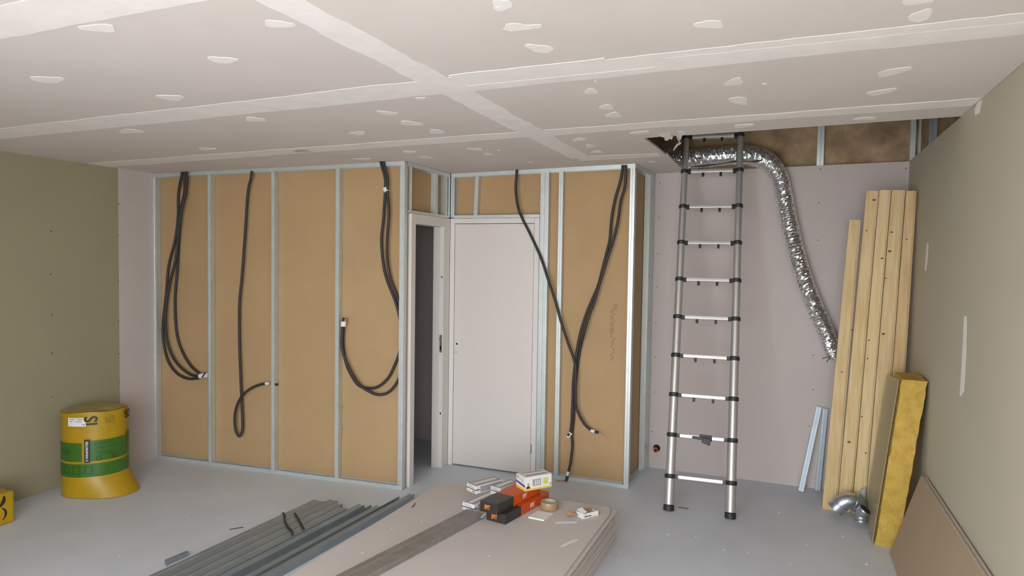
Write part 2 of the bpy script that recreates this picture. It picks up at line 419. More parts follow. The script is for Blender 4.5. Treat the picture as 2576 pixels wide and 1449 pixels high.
p1 = thing('wall_partition', F1.pt(0, 0, 0), 'metal stud partition with brown board backs and hanging cables left of the dark doorway', 'partition', kind='structure')
e = 0.002
track(F1, 0.004, F1.L-0.002, 0.001, 0.001, p1, name='floor_track')
track(F1, 0.004, F1.L-0.002, F1.top(0)-e, F1.top(F1.L)-e, p1, up=False, name='ceiling_track')
S1 = [F1.s(379, 800)+0.028, F1.s(523, 800), F1.s(682, 800), F1.s(843, 800), F1.L-0.040]
for i, s in enumerate(S1):
    stud(F1, s, 0.004, F1.top(s)-0.005, p1, web='r', w=0.038 if i in (0, 4) else 0.033)
edges = [0.01, S1[1]+0.02, S1[2]+0.02, S1[3]+0.02, F1.L-0.002]
for i in range(4):
    back_board(F1, edges[i]+0.002, edges[i+1]-0.002, 0.008, F1.top(edges[i])-0.004, F1.top(edges[i+1])-0.004, p1)
def stamp_marks(F, px, y0, y1, parent, d, seed, wpx=7, n=18):
    rnd = random.Random(seed); mb = MB()
    for k in range(n):
        y = y0 + (y1-y0)*k/n; h = (y1-y0)/n*rnd.uniform(.45, .8); x = px+rnd.choice((-.35, 0, .35))*wpx; w = wpx*rnd.uniform(.5, 1.0)
        q = [F.hit(x+a*w/2, y+b*h, d-0.0006) for a, b in ((-1, 0), (1, 0), (1, 1), (-1, 1))]
        mb.prism(q, [p+F.n*0.001 for p in q])
    return mb.build('ink_stamp', M_STAMP, parent)
stamp_marks(F1, 862, 489, 518, p1, 0.05, 1, 8, 5); stamp_marks(F1, 858, 982, 1108, p1, 0.05, 2, 8, 16)

# short return wall with the open doorway
pd = thing('wall_return', FD.pt(0, 0, 0), 'short return of the stud partition over the dark open doorway', 'partition', kind='structure')
HD = 2.075
track(FD, 0.04, FD.L-0.03, FD.top(0)-e, FD.top(FD.L)-e, pd, up=False, name='ceiling_track')
track(FD, 0.04, FD.L-0.03, HD+0.002, HD+0.002, pd, name='header_track', h=0.02)
stud(FD, FD.s(1029, 900), HD+0.01, FD.top(0)-0.006, pd, web='l', w=0.022, off=0.001)
for px, w in ((1097, 0.05), (1121, 0.05)):
    s = FD.s(px, 490); stud(FD, s, HD+0.01, FD.top(s)-0.006, pd, web='l', w=0.036, off=0.002)
stud(FD, FD.L-0.036, HD+0.01, FD.top(FD.L)-0.006, pd, web='r', w=0.03, off=0.002)
back_board(FD, 0.04, FD.L-0.02, HD+0.006, FD.top(0)-0.004, FD.top(FD.L)-0.004, pd)

# closed-door partition
p2 = thing('wall_partition_door', F2.pt(0, 0, 0), 'metal stud partition with brown board backs holding the closed white door', 'partition', kind='structure')
sA, sB, sE = F2.s(1362, 800), F2.s(1401, 800)-0.003, F2.L-0.036
sDL, sDR = 0.035, F2.s(1353, 860)              # door frame outer edges
track(F2, 0.004, F2.L-0.001, F2.top(0)-e, F2.top(F2.L)-e, p2, up=False, name='ceiling_track')
track(F2, sDR, F2.L-0.001, 0.001, 0.001, p2, name='floor_track')
track(F2, 0.035, sDR-0.003, HD+0.002, HD+0.002, p2, name='header_track', h=0.025)
stud(F2, 0.002, HD+0.008, F2.top(0)-0.006, p2, web='l', w=0.034)
stud(F2, F2.s(1192, 490), HD+0.008, F2.top(0.3)-0.006, p2, w=0.032, lean=0.012)
stud(F2, sDR+0.002, 0.004, F2.top(sA)-0.006, p2, w=0.034, web='l')
stud(F2, sDR+0.038, 0.004, F2.top(sA)-0.006, p2, w=0.032, web='r')
stud(F2, sB, 0.004, F2.top(sB)-0.006, p2, w=0.034, web='r')
stud(F2, sE, 0.004, F2.top(sE)-0.006, p2, w=0.036, web='r')
sJ = F2.s(1192, 490)+0.02
back_board(F2, 0.006, sJ-0.002, HD+0.008, F2.top(0)-0.004, F2.top(.3)-0.004, p2)
back_board(F2, sJ+0.002, sDR+0.04, HD+0.008, F2.top(.3)-0.004, F2.top(.8)-0.004, p2)
back_board(F2, sDR+0.044, sB+0.02, 0.008, F2.top(.8)-0.004, F2.top(sB)-0.004, p2)
back_board(F2, sB+0.024, F2.L-0.008, 0.008, F2.top(sB)-0.004, F2.top(F2.L)-0.004, p2)
stamp_marks(F2, 1544, 764, 838, p2, 0.05, 5, 13, 12); stamp_marks(F2, 1541, 838, 910, p2, 0.05, 6, 9, 11)
# side of the box towards the ladder
ps = thing('wall_partition_side', FS.pt(0, 0, 0), 'narrow stud partition side between the closed door wall and the ladder wall', 'partition', kind='structure')
track(FS, 0.002, FS.L-0.002, FS.top(0)-e, FS.top(FS.L)-e, ps, up=False, name='ceiling_track')
track(FS, 0.002, FS.L-0.002, 0.001, 0.001, ps, name='floor_track')
stud(FS, 0.050, 0.004, FS.top(0)-0.006, ps, web='l', w=0.016, off=0.004, material=M_GALVD)
stud(FS, FS.L-0.17, 0.004, FS.top(FS.L)-0.006, ps, web='l', w=0.115, off=-0.001)
stud(FS, FS.L-0.042, 0.004, FS.top(FS.L)-0.006, ps, web='r', w=0.036, off=0.001)
back_board(FS, 0.06, FS.L-0.03, 0.008, FS.top(0)-0.004, FS.top(FS.L)-0.004, ps)
screw_dots(ps, [FS.hit(x, y, -0.0015) for x, y in ((1643, 484), (1638, 570), (1633, 693), (1632, 805), (1628, 922), (1627, 950), (1631, 1063))], -FS.n)

# ------------------------------------------------------------------ doors
d2 = thing('door_2', F2.pt(0.4, 0, 0), 'closed flat white door with empty lock holes in the stud partition', 'door', kind='structure')
def lbox(F, s0, s1, d0_, d1_, z0, z1): return MB().box(s0, s1, d0_, d1_, z0, z1, F.M)
LW = 0.042
lbox(F2, sDL-0.030, sDL+0.012, -0.012, 0.07, 0.0, HD).build('door_frame', M_FRAME, d2, bevel=0.003)
lbox(F2, sDR-LW, sDR, -0.012, 0.07, 0.0, HD).build('door_frame', M_FRAME, d2, bevel=0.003)
lbox(F2, sDL+0.012, sDR-LW, -0.012, 0.07, HD-LW, HD).build('door_frame', M_FRAME, d2, bevel=0.003)
leaf = lbox(F2, sDL+0.0155, sDR-LW-0.003, -0.008, 0.032, 0.012, HD-LW-0.004).build('door_leaf', M_DOOR, d2, bevel=0.002)
def disc(F, px, py, d, r, th, name, material, parent, inner=0.0):
    p = F.hit(px, py, d); R = (-F.n).to_track_quat('Z', 'Y').to_matrix().to_4x4(); R.translation = p
    prof = [(r, 0), (r, th)] if not inner else [(inner, 0), (r, 0), (r, th), (inner, th)]
    return MB().lathe(prof, R, n=20, closed=bool(inner)).build(name, material, parent, smooth=True)
disc(F2, 1148, 865, -0.0082, 0.0125, 0.001, 'lock_hole', M_FRAME, leaf); disc(F2, 1149, 865, -0.0092, 0.009, 0.0006, 'lock_hole', M_DARK, leaf)
disc(F2, 1147, 887, -0.0082, 0.011, 0.001, 'lock_hole', M_BRASS, leaf); disc(F2, 1147, 887, -0.0092, 0.008, 0.0006, 'lock_hole', M_FRAME, leaf)
def hinge(F, px, y0, y1, material):
    a, b = F.hit(px, y1, -0.012), F.hit(px, y0, -0.012)
    MB().tube([a, a.lerp(b, .5), b], 0.0055, 10).build('hinge', material, d2, smooth=True)
hinge(F2, 1341, 861, 884, M_FRAME); hinge(F2, 1336, 1118, 1141, M_BRASS); hinge(F2, 1346, 612, 634, M_FRAME)
# open doorway
d1 = thing('door_1', FD.pt(0.35, 0, 0), 'white door frame of the dark open doorway', 'door', kind='structure')
sL0, sR1 = FD.s(1030, 900)+0.0, FD.L-0.014
sL0 = FD.s(1029, 900)
sLi, sRi = FD.s(1041, 800), FD.s(1113, 800)
lbox(FD, sL0, sLi, -0.012, 0.085, 0.0, HD).build('door_frame', M_FRAME, d1, bevel=0.003)
jr = lbox(FD, sRi, sR1, -0.006, 0.085, 0.0, HD).build('door_frame', M_FRAME, d1, bevel=0.003)
lbox(FD, sLi, sRi, -0.012, 0.085, HD-0.075, HD).build('door_frame', M_FRAME, d1, bevel=0.003)
lbox(FD, sRi-0.012, sRi, 0.03, 0.085, 0.0, HD-0.075).build('door_stop', M_FRAME, d1, bevel=0.002)
zs = [PX(1115, y, X1).z for y in (886, 842)]
sp = lbox(FD, sRi-0.0022, sRi, 0.002, 0.024, zs[0], zs[1]).build('strike_plate', M_BRASS, jr)
lbox(FD, sRi-0.004, sRi-0.0022, 0.005, 0.02, zs[0]+0.02, zs[0]+0.055).build('latch_slot', M_DARK, sp)
lbox(FD, sRi-0.012, sRi-0.0022, 0.004, 0.022, zs[1]-0.045, zs[1]-0.03).build('latch_lip', M_BRASS, sp)
zg = PX(1115, 697, X1).z
lbox(FD, sRi-0.003, sRi, 0.004, 0.014, zg-0.009, zg+0.009).build('green_tab', mat('green_tab', (0.0, 0.20, 0.09), 0.5), jr)
zg = PX(1111, 1040, X1).z
lbox(FD, sRi-0.002, sRi, 0.004, 0.014, zg-0.009, zg+0.009).build('frame_clip', M_DARK, jr)
# inner wall of the dark room
wi = MB().box(XL, -1.12, Y3-0.02, Y3, 0, 2.38).build('wall_inner', M_WALL); tag(wi, 'plain wall at the far side of the dark room', 'wall', kind='structure')

# ================================================================== cables
def conv(F, pts, sc, ox, oy):
    """(x, y, depth) on the wall line, read at scale sc"""
    return [F.hit(ox+x/sc, oy+y/sc, d) for x, y, d in pts]
def cable_part(name, pts, parent, r=0.0105, material=M_CABLE):
    return MB().tube(spline(pts, 7), r, 10).build(name, material, parent, smooth=True)
def sleeve(parent, a, b, r, material=M_TAPEW, name='tape'):
    return MB().tube([a, a.lerp(b, .5), b], r, 12).build(name, material, parent, smooth=True)

def on1(x, y, d=0.022): return (x, y, d)
sc2 = 1003/540
c = thing('cable_bundle', F1.hit(470, 440, -.012), 'triple black conduit bundle taped white at its end beside the leftmost stud', 'cable')
A = [(182, -88, -.014), (178, -60, -.014), (165, 15, .02), (163, 120, .026), (150, 230, .022), (120, 350, .02), (108, 480, .02), (95, 600, .02), (95, 700, .02), (115, 790, .018), (155, 850, .016), (210, 878, .014), (268, 874, .012)]
B = [(196, -88, -.014), (194, -60, -.012), (192, 15, .014), (171, 110, .004), (160, 250, -.002), (148, 340, -.002), (120, 450, -.002), (105, 580, -.002), (110, 690, -.002), (135, 770, -.002), (175, 825, -.004), (225, 860, -.004), (272, 866, .0)]
Cc = [(206, -88, -.014), (204, -60, -.01), (198, 15, -.006), (176, 110, -.018), (166, 250, .026), (160, 370, .026), (150, 480, .026), (151, 600, .026), (162, 690, .026), (190, 765, .026), (225, 820, .024), (266, 856, .02)]
for P in (A, B, Cc): cable_part('conduit', conv(F1, P, sc2, 360, 480), c)
q = conv(F1, [(266, 866, .008), (298, 860, .006)], sc2, 360, 480); sleeve(c, q[0], q[1], 0.021)
q = conv(F1, [(276, 872, -.014), (291, 850, -.014)], sc2, 360, 480); sleeve(c, q[0], q[1], 0.006, M_INK, 'tape_mark')

c = thing('cable', F1.hit(635, 430, -.012), 'single black conduit hanging in a low loop in the second stud bay', 'cable')
P = [(508, -93, -.014), (504, -60, -.012), (489, 15, .005), (478, 180, .005), (462, 400, .005), (450, 530, .005), (450, 700, .006), (455, 850, .008), (460, 970, .012), (464, 1060, .008), (463, 1120, .004), (450, 1147, .0), (433, 1120, -.004), (428, 1060, -.008), (440, 1000, -.012), (470, 950, -.014), (510, 920, -.012), (550, 905, -.008), (578, 900, -.006)]
cable_part('conduit', conv(F1, P, sc2, 360, 480), c)
q = conv(F1, [(573, 901, -.006), (586, 899, -.006)], sc2, 360, 480); sleeve(c, q[0], q[1], 0.0118, M_TAPEW, 'white_end')
c = thing('cable_stub', F1.hit(690, 967, .02), 'short black conduit stub poking out of the third stud', 'cable')
q = [F1.hit(684, 966, .024), F1.hit(690, 966.5, .018), F1.hit(697, 967.5, .012)]; sleeve(c, q[0], q[2], 0.0105, M_CABLE, 'conduit')

sc3 = 560/340
c = thing('cable_bundle', F1.hit(958, 408, -.012), 'paired black conduits looping down and back up beside the dark doorway', 'cable')
P = [(193, 42, -.014), (200, 70, -.012), (212, 110, -.004), (213, 160, .006), (205, 280, .012), (197, 370, .014), (205, 470, .018), (222, 540, .022), (250, 610, .028), (268, 670, .03), (279, 740, .03), (280, 790, .03), (270, 840, .03), (255, 880, .028), (225, 940, .022), (180, 978, .016), (135, 982, .014), (100, 968, .014), (70, 925, .014), (48, 870, .014), (38, 800, .014), (40, 722, .014)]
cable_part('conduit', conv(F1, P, sc3, 840, 380), c)
P = [(205, 42, -.014), (212, 75, -.012), (222, 120, -.010), (221, 165, -.006), (228, 250, .0), (222, 340, .0), (220, 430, .002), (232, 520, .006), (257, 590, .02), (274, 650, .03), (286, 720, .03), (290, 800, .03), (284, 880, .03), (268, 945, .03), (232, 995, .012), (190, 1010, .0), (150, 998, -.006), (100, 962, -.008), (60, 895, -.008), (34, 815, -.004), (36, 722, .004)]
cable_part('conduit', conv(F1, P, sc3, 840, 380), c)
q = conv(F1, [(213, 152, -.002), (219, 168, -.002)], sc3, 840, 380); sleeve(c, q[0], q[1], 0.020)
q = conv(F1, [(39, 726, .008), (41, 706, .008)], sc3, 840, 380); sleeve(c, q[0], q[1], 0.021)
q = conv(F1, [(44, 708, .006), (52, 694, .0)], sc3, 840, 380); sleeve(c, q[0], q[1], 0.010, M_CARDB, 'wire_end')
q = conv(F1, [(36, 708, .006), (40, 692, .0)], sc3, 840, 380); sleeve(c, q[0], q[1], 0.008, M_CABLE, 'wire_end')

sc6 = 708/420
c = thing('cable', F2.hit(1300, 425, -.012), 'single black conduit crossing diagonally over the closed door corner', 'cable')
P = [(68, 38, -.014), (66, 80, -.016), (63, 130, -.016), (72, 200, -.022), (90, 250, -.026), (130, 330, -.026), (170, 420, -.026), (200, 510, -.026), (230, 600, -.026), (255, 690, -.024), (285, 780, -.018), (310, 850, -.018), (318, 900, -.02), (316, 980, -.022), (318, 1040, -.02), (330, 1080, -.018), (355, 1125, -.016), (386, 1153, -.014)]
cable_part('conduit', conv(F2, P, sc6, 1260, 400), c)
q = conv(F2, [(381, 1151, -.014), (398, 1157, -.014), (414, 1160, -.014)], sc6, 1260, 400); sleeve(c, q[0], q[1], 0.0125); sleeve(c, q[1], q[2], 0.0105, M_CABLE, 'conduit_end')
q = conv(F2, [(414, 1160, -.014), (430, 1168, -.013), (446, 1181, -.012)], sc6, 1260, 400); MB().tube(q, 0.0018, 6).build('wire', M_SKINP, c)
c = thing('cable_bundle', F2.hit(1568, 420, -.012), 'paired black conduits hanging down the wide stud bay right of the closed door', 'cable')
P = [(517, 26, -.014), (514, 60, -.014), (505, 100, -.006), (485, 170, .01), (470, 250, .012), (462, 340, .012), (448, 400, .01), (430, 470, .008), (415, 530, .006), (390, 590, .008), (365, 650, .01), (345, 710, .01), (328, 780, .008), (318, 850, .006), (308, 930, .004), (305, 1010, .006), (302, 1080, .006), (298, 1140, .004), (291, 1168, .0)]
cable_part('conduit', conv(F2, P, sc6, 1260, 400), c)
P = [(530, 26, -.014), (530, 60, -.014), (525, 120, -.008), (508, 180, -.004), (495, 270, -.006), (475, 350, -.008), (452, 420, -.012), (430, 490, -.016), (412, 550, -.016), (395, 610, -.012), (372, 670, -.012), (352, 740, -.014), (337, 800, .024), (325, 880, .028), (316, 960, .028), (312, 1030, .026), (308, 1100, .022), (302, 1170, .02), (303, 1220, .012), (295, 1290, -.006), (284, 1335, -.02), (276, 1366, -.03)]
cable_part('conduit', conv(F2, P, sc6, 1260, 400), c)
q = conv(F2, [(297, 1160, .0), (283, 1178, -.004)], sc6, 1260, 400); sleeve(c, q[0], q[1], 0.0165)
q = conv(F2, [(291, 1164, -.014), (283, 1174, -.018)], sc6, 1260, 400); sleeve(c, q[0], q[1], 0.009, M_INK, 'conduit_end')
q = conv(F2, [(286, 1325, -.018), (281, 1342, -.022)], sc6, 1260, 400); sleeve(c, q[0], q[1], 0.0125)
q = conv(F2, [(274, 1366, -.03), (255, 1370, -.04), (230, 1366, -.05)], sc6, 1260, 400); q = [Vector((p.x, p.y, max(p.z, 0.006))) for p in q]
MB().tube(q, 0.0035, 6).build('wire', M_SKINP, c)
c = thing('cable', PY(1100, 720, Y3-0.1), 'black conduit loop hanging inside the dark doorway room', 'cable')
P = [PY(x, y, 5.35) for x, y in ((1160, 330), (1150, 480), (1135, 620), (1124, 690), (1112, 715), (1103, 745), (1100, 775), (1103, 800), (1110, 825), (1116, 850), (1113, 900), (1109, 940), (1112, 975), (1122, 1000))]
cable_part('conduit', P, c)

# ================================================================== ladder
LS = 0.265
tl = math.hypot(LS, 1)
lad = thing('telescopic_ladder', (-0.51, 4.79, 0), 'silver telescopic ladder with black collars leaning into the ceiling opening', 'ladder')
LU = Vector((0, LS, 1)).normalized()
fL, fR = Vector((-0.715, 4.79, 0)), Vector((-0.303, 4.81, 0))
tL, tR = Vector((-0.757, 4.79+LS*2.725, 2.725)), Vector((-0.354, 4.81+LS*2.725, 2.725))
uL, uR = (tL-fL).normalized(), (tR-fR).normalized()
total = (tL-fL).length
pitch = 0.2868; first = 0.232
side = (fR-fL).normalized(); out = uL.cross(side).normalized()
if out.y > 0: out = -out
def basis(o, x, z):
    y = z.cross(x).normalized(); M_ = Matrix((x, y, z)).transposed().to_4x4(); M_.translation = o; return M_
NR = 10
for base, u, sgn in ((fL, uL, 1), (fR, uR, -1)):
    x = (side - u*side.dot(u)).normalized()
    pos = [0.0] + [first+pitch*i for i in range(NR)]
    for i in range(NR):
        r = 0.0335 - 0.00115*i
        a = base + u*(pos[i]+0.012); b = base + u*(pos[i+1]+0.01)
        MB().tube([a, a.lerp(b, .5), b], r, 20).build('stile_section', M_ALU, lad, smooth=True)
    a = base + u*pos[-1]; MB().tube([a, a+u*0.012, a+u*0.024], 0.0225, 20).build('stile_section', M_ALU, lad, smooth=True)
    for i in range(1, NR+1):
        r = 0.0335 - 0.00115*(i-1) + 0.0055
        M_ = basis(base+u*pos[i], x, u)
        mb = MB().lathe([(r-0.003, -0.014), (r, -0.010), (r, 0.012), (r-0.004, 0.016), (r-0.008, 0.016)], M_, n=24)
        mb.box(r*0.5*sgn, (r+0.018)*sgn, -0.019, 0.019, -0.014, 0.012, M_)
        mb.build('collar', M_BLACK, lad, smooth=True)
    M_ = basis(base, x, u)
    MB().lathe([(0.030, -0.004), (0.0375, 0.0), (0.0375, 0.034), (0.034, 0.04)], M_, n=24).build('foot', M_BLACK, lad, smooth=True)
for i in range(1, NR+1):
    s = first+pitch*(i-1)
    a, b = fL+uL*s, fR+uR*s
    x = (b-a).normalized(); M_ = basis(a, x, (uL-x*uL.dot(x)).normalized()); w = (b-a).length
    M_.translation = a
    rung = MB().box(0.045, w-0.045, -0.018, 0.018, -0.012, 0.012, M_).build('rung', M_RUNG, lad, bevel=0.003)
    MB().box(0.05, w-0.05, -0.0195, -0.0182, 0.002, 0.004, M_).build('rung_groove', M_BRASS, rung)
    if i > 2:
        for f in (0.34, 0.665):
            MB().box(w*f-0.009, w*f+0.009, -0.010, 0.010, -0.040, -0.012, M_).build('release_clip', M_BLACK, rung, bevel=0.002)
    if i == 2:
        mb = MB(); mb.hexa([(0.19, -0.026, -0.016), (0.275, -0.026, -0.02), (0.275, 0.022, -0.02), (0.19, 0.022, -0.016), (0.19, -0.026, 0.022), (0.275, -0.026, 0.02), (0.275, 0.022, 0.02), (0.19, 0.022, 0.022)], M_)
        mb.hexa([(0.14, -0.034, -0.012), (0.26, -0.034, -0.022), (0.26, -0.026, -0.022), (0.14, -0.026, -0.012), (0.14, -0.034, 0.006), (0.26, -0.034, 0.004), (0.26, -0.026, 0.004), (0.14, -0.026, 0.006)], M_)
        mb.hexa([(0.205, -0.037, -0.034), (0.262, -0.037, -0.052), (0.262, -0.027, -0.052), (0.205, -0.027, -0.034), (0.215, -0.037, 0.0), (0.272, -0.037, -0.004), (0.272, -0.027, -0.004), (0.215, -0.027, 0.0)], M_)
        mb.build('strap', M_BLACK, lad, bevel=0.004)

# ================================================================== foil duct and furring in the open strip
dy = Y3-0.082
path = [Vector((-1.15, dy+0.04, 2.605)), Vector((-0.95, dy+0.035, 2.60))] + [PY(x, y, dy) for x, y in ((1705, 402), (1760, 398), (1810, 393), (1860, 390), (1905, 395), (1940, 414), (1962, 450), (1973, 500), (1985, 560), (2004, 640), (2025, 710), (2050, 775), (2076, 835), (2092, 880), (2098, 902))]
sp_ = spline(path, 22)
def rad(t):
    r = 0.076 if t < 0.38 else 0.076-0.014*min(1, (t-0.38)/0.12)
    return r if t < 0.93 else r*(1-(t-0.93)/0.07*0.45)
rn = random.Random(3); jit = [[rn.uniform(-1, 1) for k in range(28)] for i in range(len(sp_))]
def rip(i, k): return 1 + (0.045 if i % 2 else -0.03) + 0.05*jit[i][k] + 0.05*noise.noise(Vector((i*0.35, k*0.9, 1.0)))
duct = thing('flexible_duct', path[5], 'crinkled silver foil air duct bending down the back wall behind the ladder', 'duct')
MB().tube(sp_, rad, 28, ripple=rip).build('foil_hose', M_FOIL, duct)
e0 = PY(2098, 902, dy)
for k, (dx, dz) in enumerate(((-8, -12), (-14, -4), (4, 10))):
    q = [PY(2094, 895, dy-.03), PY(2094+dx, 897-dz*.4, dy-.04), PY(2094+dx*1.8, 898-dz, dy-.03)]
    MB().tube(q, 0.003, 6).build('tie_wire', M_CABLE, duct)
c = thing('cable', PY(1800, 412, dy-.09), 'thin black cable lying along the foil duct behind the ladder rungs', 'cable')
MB().tube(spline([PY(x, y, dy-.088) for x, y in ((1738, 420), (1770, 417), (1815, 412), (1850, 406), (1875, 406), (1900, 406), (1918, 403))], 5), lambda t: 0.0035+0.004*math.sin(t*9)**2, 8).build('cable_sheath', M_CABLE, c, smooth=True)
FB = Frame((-1.0, Y3+0.0135), (0.8, Y3+0.0135))
for i, (px0, px1, lab) in enumerate(((2056, 2073, 'bright metal furring channel in mid opening right of the foil duct bend'), (2291, 2303, 'metal furring channel left of the pair at the opening corner'), (2311, 2322, 'metal furring channel right of the pair at the opening corner'))):
    s0, s1 = FB.s(px0, 370), FB.s(px1, 370)
    o = stud(FB, s0, 0.02, 2.99, None, w=s1-s0, d=0.045, web='r', material=M_GALV)
    o.name = 'furring_channel'; tag(o, lab, 'metal profile', 'furring channels above the back wall board')
FR = Frame((XR+0.014, 4.3), (XR+0.014, Y3))
FRr = Frame((XR+0.0145, Y3), (XR+0.0145, 3.9))
o = stud(FRr, 0.62, 0.02, 2.99, None, w=0.03, d=0.04, web='l', material=M_GALVD); o.name = 'furring_channel'
tag(o, 'dim metal furring channel behind the top of right wall board', 'metal profile', 'furring channels above the back wall board')

# pipe stub in a hole in the back wall
pc = PY(1652, 1127, Y3)
pp = thing('pipe_stub', pc, 'orange plastic pipe stub in a dark hole low on the wall left of ladder', 'pipe')
Ry = Matrix.Rotation(math.radians(90), 4, 'X'); R = Ry.copy(); R.translation = pc
MB().lathe([(0.030, -0.0005), (0.030, 0.002)], R, n=24).build('wall_hole', M_DARK, pp)
MB().lathe([(0.013, 0.0), (0.019, 0.0), (0.019, 0.045), (0.013, 0.045)], Matrix.Translation(pc+Vector((-0.012, 0, -0.010))) @ Ry @ Matrix.Rotation(0.25, 4, 'Y'), n=20, closed=True).build('pipe', M_ORPIPE, pp, smooth=True)

# ================================================================== planks, batt, boards at the right
plank_top = [(2137, 2168, 553), (2180, 2213, 480), (2213, 2244, 478), (2244, 2280, 478), (2280, 2309, 480)]
plank_bot = [(2068, 2106, 1280), (2106, 2142, 1283), (2142, 2174, 1284), (2174, 2215, 1286), (2215, 2250, 1290)]
plabs = ['short pine board at the near end of the leaning row, lower than the others', 'tall pine board next to the short one, with two dark knots near its top',
         'middle pine board of the leaning row in the back corner', 'fourth pine board from the foil duct in the leaning row', 'pine board nearest the right wall, behind the yellow insulation']
for i in range(5):
    yb, yt = 5.275, 5.272
    b0, b1 = FL(plank_bot[i][0], plank_bot[i][2]), FL(plank_bot[i][1]-2, plank_bot[i][2])
    b0.y = b1.y = yb
    t0, t1 = PY(plank_top[i][0], plank_top[i][2], yt), PY(plank_top[i][1]-2, plank_top[i][2], yt)
    if t1.x > XR-0.004: t1.x = XR-0.004
    t0.z = t1.z = (t0.z+t1.z)/2
    n = (t0-b0).cross(b1-b0).normalized()
    if n.y < 0: n = -n
    th = 0.024
    x = (b1-b0).normalized(); z = ((t0+t1)/2-(b0+b1)/2); L = z.length; z = z.normalized()
    wb_, wt_ = (b1-b0).length, (t1-t0).length
    o = MB()
    g = 0.011
    a = [b0, b0+n*th, b1+n*th, b1+n*0.013, b1-x*g+n*0.013, b1-x*g]
    bb = [t0, t0+n*th, t1+n*th, t1+n*0.013, t1-x*g+n*0.013, t1-x*g]
    # local coordinates so the grain follows the board
    Mloc = basis((b0+b1)/2, x, (z-x*z.dot(x)).normalized()); Mi = Mloc.inverted()
    o.prism([Mi @ p for p in a], [Mi @ p for p in bb])
    ob = o.build('timber_plank', wood_mat('pine_%d' % i, [(0.68, 0.50, 0.265), (0.70, 0.52, 0.275), (0.73, 0.56, 0.31), (0.68, 0.51, 0.275), (0.64, 0.45, 0.23)][i], [(0.56, 0.38, 0.16), (0.58, 0.40, 0.16), (0.63, 0.46, 0.20), (0.56, 0.39, 0.16), (0.52, 0.34, 0.14)][i], i+1))
    ob.matrix_world = Mloc
    tag(ob, plabs[i], 'plank', 'pine boards leaning in the back corner')
    kn = {0: [(2143, 830), (2118, 936)], 1: [(2199, 503), (2180, 580), (2136, 1112)], 2: [(2186, 856), (2182, 902), (2222, 840), (2168, 1048)], 3: [(2243, 584), (2238, 632), (2219, 650), (2178, 1140)], 4: [(2281, 602), (2228, 700)]}[i]
    for (kx, ky) in kn:
        # knot: a thin dark disc let into the face
        p = onplane(kx, ky, b0-n*0.0006, n)
        R = n.to_track_quat('Z', 'Y').to_matrix().to_4x4(); R.translation = p
        k = MB().lathe([(0.0045+0.003*((kx+ky) % 3)/2, 0), (0.0045+0.003*((kx+ky) % 3)/2, 0.001)], R @ Matrix.Scale(1.6, 4, (1, 0, 0)), n=10).build('knot', mat('knot', (0.16, 0.08, 0.035), 0.7))
        k.parent = ob; k.matrix_parent_inverse = Mloc.inverted()

# glass wool batt
b0 = Vector((0.552, 4.70, 0)); dvx = Vector((0.105, 0, 0))
batt = thing('insulation_batt', (0.60, 4.8, 0), 'yellow glass wool batt standing against the right wall before the pine boards', 'insulation')
def batt_mesh(x0b, x1b, x0t, x1t, y0b, y1b, y0t, y1t, z1, nz=26, nx=6, ny=8, amp=0.006):
    mb = MB(); bm = mb.bm; G = {}
    for k in range(nz+1):
        t = k/nz
        for i in range(nx+1):
            for j in range(ny+1):
                if 0 < k < nz and 0 < i < nx and 0 < j < ny: continue
                u, v = i/nx, j/ny
                x = (x0b+(x0t-x0b)*t)*(1-u) + (x1b+(x1t-x1b)*t)*u
                y = (y0b+(y0t-y0b)*t)*(1-v) + (y1b+(y1t-y1b)*t)*v
                p = Vector((x, y, z1*t))
                d = Vector((noise.noise(p*22), noise.noise(p*22+Vector((5, 0, 0))), noise.noise(p*22+Vector((0, 9, 0)))))*amp + Vector((noise.noise(p*70), noise.noise(p*70+Vector((5, 1, 0))), 0))*amp*.5
                if k == 0: d.z = 0
                G[i, j, k] = bm.verts.new(p+d)
    def q(a, b, c_, d): bm.faces.new((G[a], G[b], G[c_], G[d]))
    for k in range(nz):
        for i in range(nx):
            q((i, 0, k), (i+1, 0, k), (i+1, 0, k+1), (i, 0, k+1)); q((i, ny, k), (i, ny, k+1), (i+1, ny, k+1), (i+1, ny, k))
        for j in range(ny):
            q((0, j, k), (0, j, k+1), (0, j+1, k+1), (0, j+1, k)); q((nx, j, k), (nx, j+1, k), (nx, j+1, k+1), (nx, j, k+1))
    for i in range(nx):
        for j in range(ny):
            q((i, j, 0), (i, j+1, 0), (i+1, j+1, 0), (i+1, j, 0)); q((i, j, nz), (i+1, j, nz), (i+1, j+1, nz), (i, j+1, nz))
    return mb
bl, br = FL(2192, 1352), FL(2240, 1386)
batt_mesh(0.565, 0.690, 0.668, 0.800, 4.715, 5.0, 4.66, 4.96, 1.055).build('wool_core', M_WOOL, batt, smooth=True, angle=60)
MB().hexa([(0.548, 4.73, 0.003), (0.552, 4.73, 0.003), (0.556, 5.24, 0.003), (0.552, 5.24, 0.003), (0.652, 4.68, 1.05), (0.656, 4.68, 1.05), (0.656, 5.22, 1.0), (0.652, 5.22, 1.0)]).build('plastic_film', M_FILM, batt)

